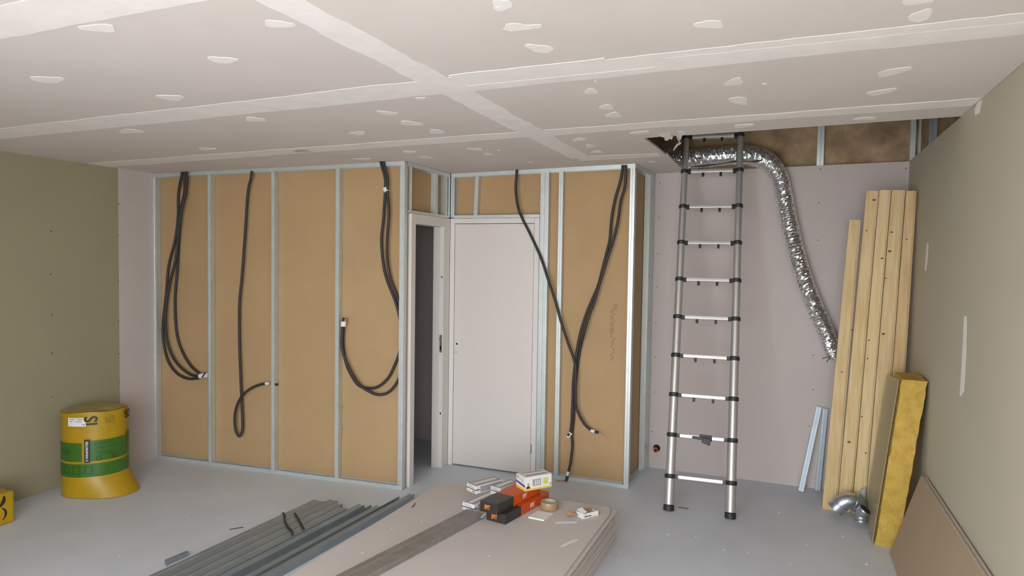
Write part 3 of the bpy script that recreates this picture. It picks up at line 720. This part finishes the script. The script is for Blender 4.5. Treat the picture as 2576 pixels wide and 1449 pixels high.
# two plasterboard offcuts leaning low on the right wall
zb = 0.49
for i, (off, y0, lab) in enumerate(((0.0, 4.61, 'brown backed plasterboard offcut leaning low on right wall, outer one'), (0.016, 4.585, 'second plasterboard offcut leaning on the right wall, behind the outer one'))):
    xb, xt = 0.630+off, XR-0.034+off
    th = 0.0125; nx = Vector((zb, 0, -(xt-xb))).normalized()*th
    pts = [Vector((xb, y0, 0.004)), Vector((xb, 2.6, 0.004)), Vector((xt, 2.6, zb-0.0+i*0.006)), Vector((xt, y0+0.02, zb+i*0.006))]
    sh = MB().prism(pts, [p+nx for p in pts]).build('plasterboard_sheet', mat('offcut_back', (0.40, 0.30, 0.19), 0.85, var=0.04, scale=2))
    tag(sh, lab, 'plasterboard', 'offcuts leaning on the right wall')
    MB().hexa([pts[2]+Vector((0, 0, .0002)), pts[3]+Vector((0, 0, .0002)), pts[3]+nx+Vector((0, 0, .0002)), pts[2]+nx+Vector((0, 0, .0002)), pts[2]+Vector((0, 0, .002)), pts[3]+Vector((0, 0, .002)), pts[3]+nx+Vector((0, 0, .002)), pts[2]+nx+Vector((0, 0, .002))]).build('board_edge', M_EDGE, sh)

# small channels leaning against the back wall
for i, (x0, y0, x1, lab) in enumerate(((0.155, 5.60, 0.268, 'short steel channel leaning on back wall, farther from the pine boards'), (0.275, 5.672, 0.312, 'second short steel channel between the leaning channel and pine boards'))):
    a = Vector((x0, y0, 0.004)); b = Vector((x1, Y3-0.028, 0.645-0.01*i))
    z = (b-a).normalized(); x = Vector((1, 0, 0)); x = (x-z*x.dot(z)).normalized(); y = z.cross(x)
    o = [(-0.018, 0), (-0.004, 0), (-0.003, -0.003), (0.003, -0.003), (0.004, 0), (0.018, 0), (0.018, 0.024), (0.0165, 0.024), (0.0165, 0.0015), (-0.0165, 0.0015), (-0.0165, 0.024), (-0.018, 0.024)]
    ob = MB().prism([a+x*p+y*q for p, q in o], [b+x*p+y*q for p, q in o]).build('steel_channel', M_GALVD)
    tag(ob, lab, 'metal profile', 'short channels leaning on the back wall')

# zinc elbows on the floor in front of the planks
def elbow(name, pts, r, label, collars):
    t = thing(name, (pts[0].x, pts[0].y, 0), label, 'duct fitting', 'zinc duct fittings on the floor')
    P = spline(pts, 5); n = len(P)
    MB().tube(P, r, 28, cap=False).build('elbow_body', M_DUCT, t, smooth=True, angle=50)
    for f0 in collars:
        i = min(n-2, int(f0*(n-1))); a, b = P[i], P[i+1]; d = (b-a).normalized()
        MB().tube([a-d*0.006, a-d*0.002, a+d*0.002, a+d*0.006], lambda t_: r+0.004*math.sin(math.pi*min(1, max(0, .15+t_*.7))), 28, cap=False).build('bead', M_DUCT, t, smooth=True, angle=60)
    a, b = P[0], P[3]
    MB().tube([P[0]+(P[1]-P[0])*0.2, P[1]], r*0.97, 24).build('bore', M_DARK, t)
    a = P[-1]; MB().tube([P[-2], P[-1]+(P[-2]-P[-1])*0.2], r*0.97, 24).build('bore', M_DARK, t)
    return t
def EP(x, y, d): return PY(x, y, d)
elbow('duct_elbow', [EP(2100, 1281, 5.13), EP(2110, 1272, 5.13), EP(2122, 1263, 5.13), EP(2136, 1259, 5.135), EP(2150, 1262, 5.145), EP(2160, 1270, 5.155), EP(2166, 1278, 5.165)], 0.054, 'larger zinc elbow lying on its mouths at the foot of the pine boards', (0.06, 0.26, 0.66, 0.94))
elbow('duct_elbow', [EP(2166, 1313, 5.0), EP(2166, 1303, 5.0), EP(2167, 1294, 5.0), EP(2171, 1287, 4.99), EP(2177, 1281, 4.985)], 0.036, 'smaller upright zinc elbow beside the yellow insulation batt', (0.1, 0.3, 0.9))
cl = MB(); cl.hexa([(0.520, 5.225, 0.0), (0.548, 5.225, 0.0), (0.548, 5.235, 0.0), (0.520, 5.235, 0.0), (0.525, 5.225, 0.185), (0.552, 5.225, 0.20), (0.552, 5.235, 0.20), (0.525, 5.235, 0.185)])
tag(cl.build('zinc_plate', M_GALVD), 'small dark zinc plate standing behind the elbows beside the batt', 'metal offcut')

# ================================================================== plasterboard stack on the floor
NS, TS = 15, 0.0133
words = ['topmost', 'second', 'third', 'fourth', 'fifth', 'sixth', 'seventh', 'eighth', 'ninth', 'tenth', 'eleventh', 'twelfth', 'thirteenth', 'fourteenth', 'bottom']
rs = random.Random(11)
for i in range(NS):
    z1 = 0.2-i*TS; z0 = z1-TS+0.0008
    dx, dy_ = rs.uniform(-.006, .006), rs.uniform(-.012, .008)
    sl = 0.02*i/NS
    if i == 0: dx = dy_ = 0
    if i == 1: dx, dy_ = 0.012, 0.006
    xr0, xr1 = -0.948+dx+sl, -0.985+dx+sl    # far and near right edge
    xl0, xl1 = -2.158+dx, -2.195+dx
    yf = 4.135+dy_
    a = [Vector((xl1, 1.62+dy_, z0)), Vector((xr1, 1.60+dy_, z0)), Vector((xr0, yf, z0)), Vector((xl0, yf, z0))]
    if i == 0: a = a[:2] + [Vector((xr0-0.006, yf-0.10, z0)), Vector((xr0-0.025, yf-0.015, z0)), Vector((xr0-0.05, yf, z0))] + a[3:]
    o = MB().prism(a, [p+Vector((0, 0, z1-z0)) for p in a]).build('plasterboard_sheet', mat('stack_paper', (0.60, 0.545, 0.51), 0.8, var=0.03, scale=3), bevel=0.002)
    tag(o, ('%s plasterboard sheet %s' % (words[i], 'of the floor stack, carrying the boxes' if i == 0 else ('of the floor stack, resting on the floor' if i == NS-1 else 'from the top in the floor stack'))), 'plasterboard', 'plasterboard sheets stacked on the floor')
    if i == 0: top_sheet = o
def top_mark(pxs):
    a = [FL(x, y, 0.2002) for x, y in pxs]
    MB().prism(a, [p+Vector((0, 0, .0008)) for p in a]).build('plaster_scrape', M_WHITE, top_sheet)
top_mark([(1408, 1375), (1420, 1368), (1440, 1359), (1454, 1356), (1452, 1361), (1434, 1367), (1418, 1375)])
top_mark([(1396, 1313), (1420, 1312), (1452, 1312), (1450, 1316), (1420, 1316), (1397, 1317)])
for (x, y) in ((1073, 1263), (1060, 1311), (912, 1391), (985, 1330), (1230, 1400), (1150, 1340)):
    p = FL(x, y, 0.2); s = 0.004
    MB().lathe([(s, 0), (s*0.8, .0015), (s*.2, .003)], Matrix.Translation(p), n=7).build('plaster_crumb', M_WHITE, top_sheet)

# steel bar across the stack
a0, a1 = FL(1180, 1290, 0.2), FL(1226, 1309, 0.2)
b0_, b1_ = FL(885, 1449, 0.2), FL(962, 1449, 0.2)
dirv = ((b0_-a0)+(b1_-a1)).normalized(); wv = Vector((-dirv.y, dirv.x, 0))
if wv.x < 0: wv = -wv
p0_ = Vector((a0.x, a0.y, 0.2008)) + dirv*0.03
p1_ = p0_ + dirv*1.9
w = 0.128; h = 0.030
o = [(0.004, 0), (0, h), (0.004, h+0.002), (0.04, h+0.002), (0.045, h-0.001), (w-0.045, h-0.001), (w-0.04, h+0.002), (w-0.004, h+0.002), (w, h), (w-0.004, 0), (w-0.012, 0), (w-0.006, h-0.004), (0.006, h-0.004), (0.012, 0)]
bar = MB().prism([p0_+wv*s+Vector((0, 0, z)) for s, z in o], [p1_+wv*s+Vector((0, 0, z)) for s, z in o]).build('steel_profile', M_BAR)
tag(bar, 'wide dusty grey steel profile lying across the plasterboard stack, under the black boxes', 'metal profile')

# ================================================================== boxes on the stack
def frame_at(p, ang):
    """local axes: x to the right, y away; turned clockwise by ang from +Y"""
    return Matrix.Translation(p) @ Matrix.Rotation(-ang, 4, 'Z')
def decal(M_, x0, x1, y, z0, z1, name, material, parent, face='front'):
    if face == 'front': MB().box(x0, x1, y-0.0006, y+0.0002, z0, z1, M_).build(name, material, parent)
    elif face == 'right': MB().box(y-0.0002, y+0.0006, x0, x1, z0, z1, M_).build(name, material, parent)
    else: MB().box(x0, x1, z0, z1, y-0.0002, y+0.0006, M_).build(name, material, parent)
def letter(M_, txt, size, name, material, parent, sx=1.0):
    me = text_mesh(txt, size)
    me.transform(M_ @ Matrix.Scale(sx, 4, (1, 0, 0))); me.materials.append(material)
    return link(name, me, parent)
for k, (pt, z, ang, bw, bl_, lab) in enumerate(((Vector((-1.599, 3.630)), 0.2, 0.205, 0.132, 0.50, 'lower long black and orange box lying on the plasterboard stack'),
                                          (Vector((-1.628, 3.600)), 0.258, 0.20, 0.122, 0.485, 'upper long black and orange box, with the white box on it'))):
    zz = z + 0.0008
    M_ = frame_at(Vector((pt.x, pt.y, zz)), ang); hh = 0.0575 if k == 0 else 0.064
    t = thing('fastener_box', M_.translation, lab, 'box', 'long black and orange boxes')
    MB().box(0, bw, 0.17, bl_, 0, hh-0.001, M_).build('orange_body', M_ORANGE, t, bevel=0.0015)
    MB().box(-0.0012, bw+0.0012, 0, 0.172, 0.0003, hh, M_).build('black_cap', M_BLKCARD, t, bevel=0.0025)
    letter(M_ @ Matrix.Translation((bw*0.42, -0.0008, hh*0.5)) @ Matrix.Rotation(math.pi/2, 4, 'X'), 'SPIT', 0.036, 'logo', M_ORINK, t, 0.62)
    Mr = M_ @ Matrix.Translation((bw+0.0006, 0.30, hh*0.5)) @ Matrix.Rotation(math.pi/2, 4, 'Z') @ Matrix.Rotation(math.pi/2, 4, 'X')
    letter(Mr, 'SPIT', 0.036, 'logo', M_WCARD, t, 0.75)
    if k == 0:
        decal(M_, bw*.17, bw*.3, 0, hh*.80, hh*.95, 'red_mark', M_CRED, t)

def white_box(p, ang, w, l, h, label, style):
    M_ = frame_at(p, ang)
    t = thing('screw_box', p, label, 'box', 'white screw boxes on the plasterboard stack')
    MB().box(0, w, 0, l, 0, h, M_).build('carton', M_WCARD, t, bevel=0.0015)
    decal(M_, 0.006, w-0.006, h, 0.006, l-0.006, 'top_print', M_GCARD, t, 'top')
    decal(M_, w*.3, w*.62, h+.0006, 0.02, l-0.02, 'top_label', M_WCARD, t, 'top')
    decal(M_, 0.0, w, 0, h*.44, h*.56, 'blue_stripe', M_BLUE, t)
    decal(M_, 0.03*w, w*.4, 0, h*.06, h*.2, 'yellow_stripe', M_YPRINT if style != 1 else M_YGPRINT, t)
    decal(M_, w*.55, w*.9, 0, h*.08, h*.36, 'grey_panel', M_GCARD, t)
    for j, (f0, f1) in enumerate(((.08, .62), (.15, .8))):
        decal(M_, w*f0, w*f1, 0, h*(.86-.14*j)-.0018, h*(.86-.14*j)+.0018, 'print_line', M_GCARD, t)
    decal(M_, 0.0, 0.03, w, h*.44, h*.58, 'blue_stripe', M_BLUE, t, 'right')
    decal(M_, 0.035, l-0.01, w, h*.12, h*.9, 'side_print', M_GCARD, t, 'right')
    return t
white_box(Vector((-1.797, 3.712, 0.2006)), 0.24, 0.092, 0.30, 0.0515, 'lowest white screw box, its near end with a yellow green mark', 1)
white_box(Vector((-1.862, 3.905, 0.2535)), 0.47, 0.096, 0.225, 0.05, 'white screw box with blue band on top of the lowest one', 0)
white_box(Vector((-1.698, 3.912, 0.2535)), 0.30, 0.085, 0.19, 0.050, 'white screw box half hidden behind the black box ends', 2)
# large white box on top
Mx = Vector((-1.443, 3.852, 0.3225)); ang = math.atan2(-0.62, 0.78)
dirl = Vector((0.118, 0.150, 0)).normalized(); lft = Vector((-dirl.y, dirl.x, 0))
M_ = Matrix((dirl, lft, Vector((0, 0, 1)))).transposed().to_4x4(); M_.translation = Mx
t = thing('screw_box', Mx, 'large white screw box with a yellow base band on top of the orange boxes', 'box', 'white screw boxes on the plasterboard stack')
L_, D_, H_ = 0.195, 0.105, 0.085
MB().box(0, L_, 0, D_, 0, H_, M_).build('carton', M_WCARD, t, bevel=0.0015)
decal(M_, 0, L_, 0, 0.0, 0.012, 'yellow_band', M_YPRINT, t)
MB().box(-0.0006, 0.0002, 0, D_, 0, 0.016, M_).build('yellow_band', M_YPRINT, t)
MB().prism([M_ @ Vector((-0.0008, 0.0, 0.022)), M_ @ Vector((-0.0008, D_, 0.034)), M_ @ Vector((-0.0008, D_, 0.046)), M_ @ Vector((-0.0008, 0, 0.036))], [M_ @ Vector((0.0002, 0.0, 0.022)), M_ @ Vector((0.0002, D_, 0.034)), M_ @ Vector((0.0002, D_, 0.046)), M_ @ Vector((0.0002, 0, 0.036))]).build('blue_band', M_BLUE, t)
for j, (z, y1) in enumerate(((.070, .085), (.060, .07), (.050, .05))): MB().box(-0.0006, 0.0002, 0.02, y1, z-.0015, z+.0015, M_).build('print_line', M_GCARD, t)
MB().box(-0.0006, 0.0002, D_-.03, D_-.01, .062, .078, M_).build('print_mark', M_GCARD, t)
decal(M_, 0.055, 0.115, 0, 0.024, 0.066, 'grey_panel', M_GCARD, t)
for j in range(3): decal(M_, 0.072+j*.014, 0.077+j*.014, -0.0006, 0.03, 0.06, 'panel_stripe', M_WCARD, t)
decal(M_, 0.132, 0.168, 0, 0.026, 0.066, 'yellow_panel', M_YGPRINT, t)
decal(M_, 0.018, 0.030, 0, 0.026, 0.046, 'face_print', M_SKINP, t); decal(M_, 0.010, 0.036, 0, 0.013, 0.026, 'suit_print', M_INK, t)
decal(M_, 0.178, 0.190, 0, 0.016, 0.030, 'corner_print', M_GCARD, t)
decal(M_, 0.02, L_-0.02, H_, 0.015, D_-0.015, 'top_print', M_GCARD, t, 'top'); decal(M_, 0.02, L_-0.02, H_+.0006, 0.04, 0.07, 'top_label', M_WCARD, t, 'top')

# packing tape roll
tp = Vector((-1.318, 3.955, 0.2))
t = thing('packing_tape', tp, 'roll of brown packing tape on the plasterboard stack', 'tape roll')
MB().lathe([(0.041, 0), (0.055, 0), (0.0555, 0.001), (0.0555, 0.047), (0.055, 0.048), (0.041, 0.048)], Matrix.Translation(tp), n=48, closed=True).build('tape_winding', M_PTAPE, t, smooth=True)
MB().lathe([(0.0375, 0.001), (0.041, 0.001), (0.041, 0.0478), (0.0375, 0.0478)], Matrix.Translation(tp), n=48, closed=True).build('core', M_CORE, t, smooth=True)
# plasterboard offcut
q = [FL(x, y, 0.2) for x, y in ((1329, 1303), (1368, 1311), (1391, 1294), (1352, 1288))]
o = MB().prism(q, [p+Vector((0, 0, 0.008)) for p in q]).build('plasterboard_offcut', M_WHITE); tag(o, 'small white plasterboard offcut lying in front of the tape roll', 'offcut')
# open screw carton
N_, R_, L_3 = FL(1466, 1306, 0.2), FL(1505, 1297, 0.2), FL(1449, 1299, 0.2)
xa = (R_-N_); w_ = xa.length; xa.normalize(); ya = Vector((-xa.y, xa.x, 0)); dpt = 0.062
M_ = Matrix((xa, ya, Vector((0, 0, 1)))).transposed().to_4x4(); M_.translation = N_
t = thing('screw_carton', N_, 'small torn open white carton of screws near the stack corner', 'box')
tt = 0.0015; hh = 0.030
mb = MB().box(0, w_, 0, dpt, 0, tt, M_); mb.box(0, w_, 0, tt, tt, hh, M_); mb.box(0, tt, tt, dpt, tt, hh, M_); mb.box(w_-tt, w_, tt, dpt, tt, hh*0.8, M_)
mb.build('carton', M_WCARD, t)
MB().box(tt, w_-tt, dpt-tt, dpt, tt, hh+0.006, M_).build('inner_flap', M_CARDB, t)
decal(M_, 0.012, w_*.55, 0, 0.008, 0.014, 'blue_stripe', M_BLUE, t); decal(M_, w_*.4, w_*.9, 0, 0.001, 0.005, 'yellow_stripe', M_YPRINT, t); decal(M_, .012, .03, 0, .018, .028, 'green_mark', M_YGPRINT, t)
MB().prism([M_ @ Vector(p) for p in ((-0.002, 0.0, hh), (0.034, 0.004, hh+0.006), (0.034, dpt*.9, hh+0.016), (-0.004, dpt*.9, hh+0.010))], [M_ @ Vector(p) for p in ((-0.002, 0.0, hh+.0015), (0.034, 0.004, hh+.0075), (0.034, dpt*.9, hh+.0175), (-0.004, dpt*.9, hh+.0115))]).build('lid_flap', M_WCARD, t)
MB().hexa([M_ @ Vector(p) for p in ((-0.004, dpt*.55, 0.012), (0.0, dpt, 0.016), (-0.002, dpt, 0.017), (-0.006, dpt*.55, 0.013), (-0.075, dpt*1.0, 0.012), (-0.06, dpt*1.5, 0.036), (-0.062, dpt*1.5, 0.038), (-0.077, dpt*1.0, 0.014))]).build('torn_flap', M_CARDB, t)
rs = random.Random(5); mb = MB()
for k in range(26):
    p = Vector((rs.uniform(.03, w_-.012), rs.uniform(.008, dpt-.01), rs.uniform(0.012, 0.024))); a = rs.uniform(0, 6.28)
    dd = Vector((math.cos(a)*.011, math.sin(a)*.011, rs.uniform(-.004, .004))); p.x = min(max(p.x, .02), w_-.02); p.y = min(max(p.y, .015), dpt-.016)
    mb.tube([M_ @ (p-dd), M_ @ p, M_ @ (p+dd)], lambda t_: 0.0016 if t_ < .9 else 0.0036, 6)
sb = mb.build('screws', M_SILVER, t); sb['kind'] = 'stuff'
# trowel blade tucked under the boxes
kb = FL(1210, 1302, 0.235)
t = thing('putty_knife', kb, 'bright narrow knife blade lying on the steel profile under the black boxes', 'tool')
a = [FL(x, y, 0.2335) for x, y in ((1208, 1303), (1213, 1297), (1223, 1291), (1222, 1296), (1216, 1302))]
MB().prism(a, [p+Vector((0, 0, .003)) for p in a]).build('blade', M_SILVER, t)

# ================================================================== steel profiles on the floor, left of the stack
PDIR = Vector((0.047, 1.0, 0)).normalized(); PW = Vector((PDIR.y, -PDIR.x, 0))
def c_profile(w, h, t=0.0012, flip=False, groove=True):
    # web on top, flanges down (flip: web at the bottom, flanges up)
    o = [(0, 0), (0, h)]
    if groove and w > 0.04: o += [(w*.3, h), (w*.34, h-.003), (w*.66, h-.003), (w*.7, h)]
    o += [(w, h), (w, 0), (w-t, 0), (w-t, h-t)]
    if groove and w > 0.04: o += [(w*.7, h-t), (w*.66, h-t-.003), (w*.34, h-t-.003), (w*.3, h-t)]
    o += [(t, h-t), (t, 0)]
    return [(x, h-z) for x, z in o] if flip else o
gb = 0.0008
xcur = -3.0
plist = [((791, 1257), 0.090, 0.050, 2.6, False, 'outermost steel profile on the floor, farthest from the plasterboard stack'),
         ((822, 1255), 0.068, 0.051, 2.6, False, 'second steel profile inward from the open floor side, under both black straps'),
         ((838, 1264), 0.066, 0.0505, 2.5, False, 'third steel profile inward from the open floor side, strapped'),
         ((851, 1275), 0.070, 0.050, 2.6, False, 'fourth steel profile inward from the open floor side, at the strap ends'),
         ((895, 1267), 0.052, 0.044, 2.6, False, 'steel channel right of the strapped bundle, its end farther back'),
         ((935, 1270), 0.036, 0.026, 2.4, True, 'narrow steel channel with upright flanges beside the strapped bundle'),
         ((950, 1272), 0.042, 0.030, 2.4, False, 'narrow steel rail lying between two open channels'),
         ((1012, 1250), 0.040, 0.034, 2.9, True, 'long open steel channel second from the plasterboard stack'),
         ((1038, 1243), 0.042, 0.042, 3.0, False, 'longest steel profile, against the plasterboard stack side')]
for (px_, w__, h__, ln, fl_, lab) in plist:
    yf_ = FL(px_[0], px_[1], h__).y
    p = Vector((xcur + PDIR.x*(yf_-3.83), yf_, gb)); o = c_profile(w__, h__, flip=fl_)
    a = [p+PW*s_+Vector((0, 0, z_)) for s_, z_ in o]; b = [q_-PDIR*ln for q_ in a]
    ob = MB().prism(a, b).build('steel_profile', M_GALVD); tag(ob, lab, 'metal profile', 'steel profiles laid on the floor')
    xcur += w__ + 0.0055
# straps
for k, (pts, lab) in enumerate(((((711, 1290), (716, 1297), (717, 1312), (724, 1326), (734, 1337), (736, 1347)), 'curved black strap across the steel profiles, nearer the camera'),
                               (((741, 1291), (748, 1302), (754, 1313), (760, 1325), (765, 1331)), 'straight black strap across the steel profiles, nearer their far end'))):
    q = spline([FL(x, y, 0.057) for x, y in pts], 5); mb = MB()
    wv_ = PDIR*0.008
    a = [p-wv_ for p in q]; b = [p+wv_ for p in q]
    prof = a+list(reversed(b))
    mb.prism(prof, [p+Vector((0, 0, .0022)) for p in prof])
    tag(mb.build('strap', M_BLACK), lab, 'strap', 'black straps on the steel profiles')
# stray flange offcut at the left
a = [FL(414, 1418), FL(418, 1425), FL(474, 1399), FL(470, 1394)]
fo = MB().prism([p+Vector((0, 0, .0005)) for p in a], [p+Vector((0, 0, .022)) for p in a]).build('steel_offcut', M_GALVD); tag(fo, 'short bent steel offcut on the floor left of the profile bundle', 'metal offcut')

# ================================================================== insulation roll and yellow pack on the left
rc = Vector((-4.69, 3.475, 0)); RR = 0.212; RH = 0.60
roll = thing('insulation_roll', rc, 'yellow and green wrapped roll of insulation standing by the left wall', 'insulation')
def wob(an, z):
    return 1 + 0.02*math.sin(3*an+1)+0.012*noise.noise(Vector((math.cos(an)*3, math.sin(an)*3, z*5)))
FA = math.atan2(-rc.y, -rc.x)                # towards the camera
def cyl_band(z0f, z1f, a0, a1, off, name, material, parent, nz=6, na=40, close=False, rr=None):
    """curved sheet on the roll between two heights (functions of angle)"""
    mb = MB(); bm = mb.bm; g = []
    for j in range(nz+1):
        row = []
        for i in range(na+1 if not close else na):
            an = a0+(a1-a0)*i/na; z = z0f(an)+(z1f(an)-z0f(an))*j/nz
            R_ = (RR if rr is None else rr(an, z))*wob(an, z)+off
            row.append(bm.verts.new(rc+Vector((math.cos(an)*R_, math.sin(an)*R_, z))))
        g.append(row)
    n_ = len(g[0])
    for j in range(nz):
        for i in range(n_-1 if not close else n_):
            k = (i+1) % n_; bm.faces.new((g[j][i], g[j][k], g[j+1][k], g[j+1][i]))
    if close:
        bm.faces.new(list(reversed(g[0]))); bm.faces.new(g[-1])
    return mb.build(name, material, parent, smooth=True, angle=70)
topz = lambda an: RH - 0.012*math.cos(an-FA-math.pi) + 0.004*math.sin(5*an)
cyl_band(lambda an: 0.002, topz, 0, 2*math.pi, 0, 'wrapped_roll', M_YEL, roll, nz=16, na=72, close=True)
R_ = Matrix.Translation(rc+Vector((0, 0, RH-0.01)))
mb = MB(); bm = mb.bm; ring = [bm.verts.new(rc+Vector((math.cos(a_)*RR*.97*wob(a_, RH), math.sin(a_)*RR*.97*wob(a_, RH), topz(a_)+.0015))) for a_ in [2*math.pi*i/60 for i in range(60)]]
cv = bm.verts.new(rc+Vector((0, 0, RH+.018)))
mid = [bm.verts.new(rc+Vector((math.cos(a_)*RR*.6, math.sin(a_)*RR*.6, RH+.012+.006*math.sin(4*a_)))) for a_ in [2*math.pi*i/60 for i in range(60)]]
for i in range(60):
    k = (i+1) % 60; bm.faces.new((ring[i], ring[k], mid[k], mid[i])); bm.faces.new((mid[i], mid[k], cv))
mb.build('wool_top', M_WOOLTOP, roll, smooth=True)
# flared wrapper skirt at the foot, pulled out to the right
skirt = lambda an, z: RR*(1.01 + max(0, math.cos(an-FA-0.75))**3*0.52*max(0, 1-z/0.15))
cyl_band(lambda an: 0.003, lambda an: 0.15, FA-1.35, FA+1.8, 0.002, 'wrapper_skirt', M_YEL, roll, nz=8, na=48, rr=skirt)
A0, A1 = FA-1.5, FA+1.5
cyl_band(lambda an: 0.15-0.01*math.cos(an-FA), lambda an: 0.245-0.0*an, A0, A1, 0.004, 'green_band', M_GREEN, roll)
cyl_band(lambda an: 0.262, lambda an: 0.395, A0, FA-0.42, 0.004, 'green_band', M_GREEN, roll)
cyl_band(lambda an: 0.262, lambda an: 0.41, FA-0.34, FA+1.0, 0.004, 'green_band', M_GREEN, roll)
cyl_band(lambda an: 0.262, lambda an: 0.43, FA+1.06, A1, 0.004, 'green_band', M_GREEN, roll)
cyl_band(lambda an: 0.255, lambda an: 0.42, FA-0.34, FA-0.17, 0.006, 'black_label', M_INK, roll)
cyl_band(lambda an: 0.515, lambda an: 0.577, FA-0.86, FA-0.28, 0.006, 'white_sticker', M_TAPEW, roll)
for j, (a_, b_, zz) in enumerate(((-.8, -.62, .566), (-.56, -.36, .566), (-.78, -.7, .55), (-.6, -.4, .55), (-.4, -.32, .527))):
    cyl_band(lambda an: zz-.003, lambda an: zz+.003, FA+a_, FA+b_, 0.0075, 'sticker_print', M_GCARD, roll, nz=1, na=6)
for j, (a_, b_, zz, tilt) in enumerate(((-.05, .48, .385, .01), (-.05, .2, .355, .01), (.3, .62, .36, .012), (.0, .48, .32, .012), (.06, .52, .303, .012), (-1.2, -.75, .345, -.02), (-1.2, -.8, .325, -.02))):
    cyl_band(lambda an: zz-.0022+tilt*(an-FA-a_), lambda an: zz+.0022+tilt*(an-FA-a_), FA+a_, FA+b_, 0.006, 'printed_line', M_DGREEN, roll, nz=1, na=10)
def wrap_text(txt, size, ang, zc, material, name, sx=1.0, vertical=True, off=0.0065):
    me = text_mesh(txt, size, 0.0002)
    for v in me.vertices:
        x, y = v.co.x*sx, v.co.y
        if vertical: x, y = -y, x          # reads from bottom to top
        an = FA+ang+x/RR; z = zc+y
        R__ = RR*wob(an, z)+off+v.co.z
        v.co = rc+Vector((math.cos(an)*R__, math.sin(an)*R__, z))
    me.materials.append(material); return link(name, me, roll)
wrap_text('IS', 0.115, -0.12, 0.552, M_INK, 'lettering', 0.86)
wrap_text('IS', 0.085, 0.42, 0.55, mat('faded_ink', (0.30, 0.19, 0.02), 0.5), 'lettering', 0.95)
wrap_text('IS', 0.115, 1.18, 0.56, M_INK, 'lettering', 0.86)
wrap_text('S WRAPARTIER', 0.022, -0.255, 0.337, M_TAPEW, 'lettering', 0.95, off=0.0085)
for a_ in (0.08, 0.55):
    mb = MB()
    pts = [(FA+a_+math.cos(t_)*.07, .281+math.sin(t_)*.0135) for t_ in [2*math.pi*i/16 for i in range(17)]]
    mb.tube([rc+Vector((math.cos(x)*(RR*wob(x, z)+.006), math.sin(x)*(RR*wob(x, z)+.006), z)) for x, z in pts], .0022, 6)
    mb.build('printed_ring', M_DGREEN, roll)
for j, a_ in enumerate((-.95, -.6, -.22)):
    mb = MB()
    pts = [(FA+a_+x, .2+z) for x, z in ((-.11, -.024), (.11, -.03), (.11, .024), (-.11, .028), (-.11, -.024))]
    mb.tube([rc+Vector((math.cos(x)*(RR*wob(x, z)+.006), math.sin(x)*(RR*wob(x, z)+.006), z)) for x, z in pts], .002, 6)
    mb.build('printed_icon', M_DGREEN, roll)
# yellow pack cut by the left edge
q0, q1 = FL(38, 1312), FL(0, 1325)
pk = thing('insulation_pack', (-4.75, 2.6, 0), 'yellow pack with black curved marks at the left edge of the floor', 'insulation')
MB().box(-4.93, -4.575, 2.25, 2.83, 0.002, 0.205).build('wrapped_pack', M_YEL, pk, bevel=0.012)
def mark_arc(cy, cz, r_, a0, a1, wdt):
    mb = MB(); n_ = 12
    o = []; i_ = []
    for k in range(n_+1):
        an = a0+(a1-a0)*k/n_; f = math.sin(math.pi*k/n_)*.6+.4
        o.append((cy+math.cos(an)*r_, cz+math.sin(an)*r_)); i_.append((cy+math.cos(an)*(r_-wdt*f), cz+math.sin(an)*(r_-wdt*f)))
    pr = o+list(reversed(i_))
    mb.prism([Vector((-4.5752, y, z)) for y, z in pr], [Vector((-4.574, y, z)) for y, z in pr]).build('black_mark', M_INK, pk)
mark_arc(2.74, 0.075, 0.042, -1.2, 1.3, 0.014); mark_arc(2.73, 0.165, 0.045, -1.5, 0.6, 0.024)
hd = thing('tool', (-4.78, 2.62, 0.205), 'dark tool handle lying on the yellow pack at the left edge', 'tool')
MB().tube(spline([Vector((-4.88, 2.35, 0.23)), Vector((-4.84, 2.5, 0.24)), Vector((-4.80, 2.62, 0.29)), Vector((-4.80, 2.70, 0.325))], 5), lambda t_: 0.024-0.008*t_, 12).build('handle', mat('dark_green_plastic', (0.02, 0.035, 0.03), 0.45), hd, smooth=True)

# ================================================================== crumbs on the floor (plaster specks and offcuts)
rs = random.Random(21); mb = MB()
specks = [(1622, 1361), (1610, 1346), (1900, 1375), (1880, 1390), (1820, 1384), (1700, 1400), (1750, 1350), (1560, 1390), (2030, 1370), (2120, 1350), (2180, 1420), (1960, 1290), (712, 1283), (400, 1283), (545, 1345), (660, 1360), (1640, 1290), (1680, 1345), (1790, 1420), (1990, 1420), (300, 1400), (470, 1300)]
for (x, y) in specks:
    p = FL(x, y); s = rs.uniform(.003, .007); hh = s*.6
    ring = [(math.cos(a)*s*rs.uniform(.7, 1.2), math.sin(a)*s*rs.uniform(.7, 1.2)) for a in [i*1.2566 for i in range(5)]]
    mb.prism([p+Vector((a, b, .0003)) for a, b in ring], [p+Vector((a*.6, b*.6, hh)) for a, b in ring])
tag(mb.build('plaster_crumbs', M_WHITE), 'white plaster crumbs scattered over the floor', 'debris', kind='stuff')
mb = MB()
for (x0, y0, x1, y1) in ((577, 1332, 612, 1326), (1036, 1276, 1044, 1266), (1706, 1276, 1732, 1280)):
    a, b = FL(x0, y0, .003), FL(x1, y1, .003)
    if x0 == 1036: a, b = FL(x0, y0, .203), FL(x1, y1, .203)
    MBx = MB().tube([a, a.lerp(b, .5)+Vector((.004, .003, 0)), b], .0025, 6).build('wire_offcut', M_CABLE)
    tag(MBx, {577: 'thin dark wire offcut on the floor left of the steel profiles', 1036: 'thin dark wire offcut on the plasterboard stack far corner', 1706: 'thin dark wire offcut on the floor behind the ladder feet'}[x0], 'wire offcut')
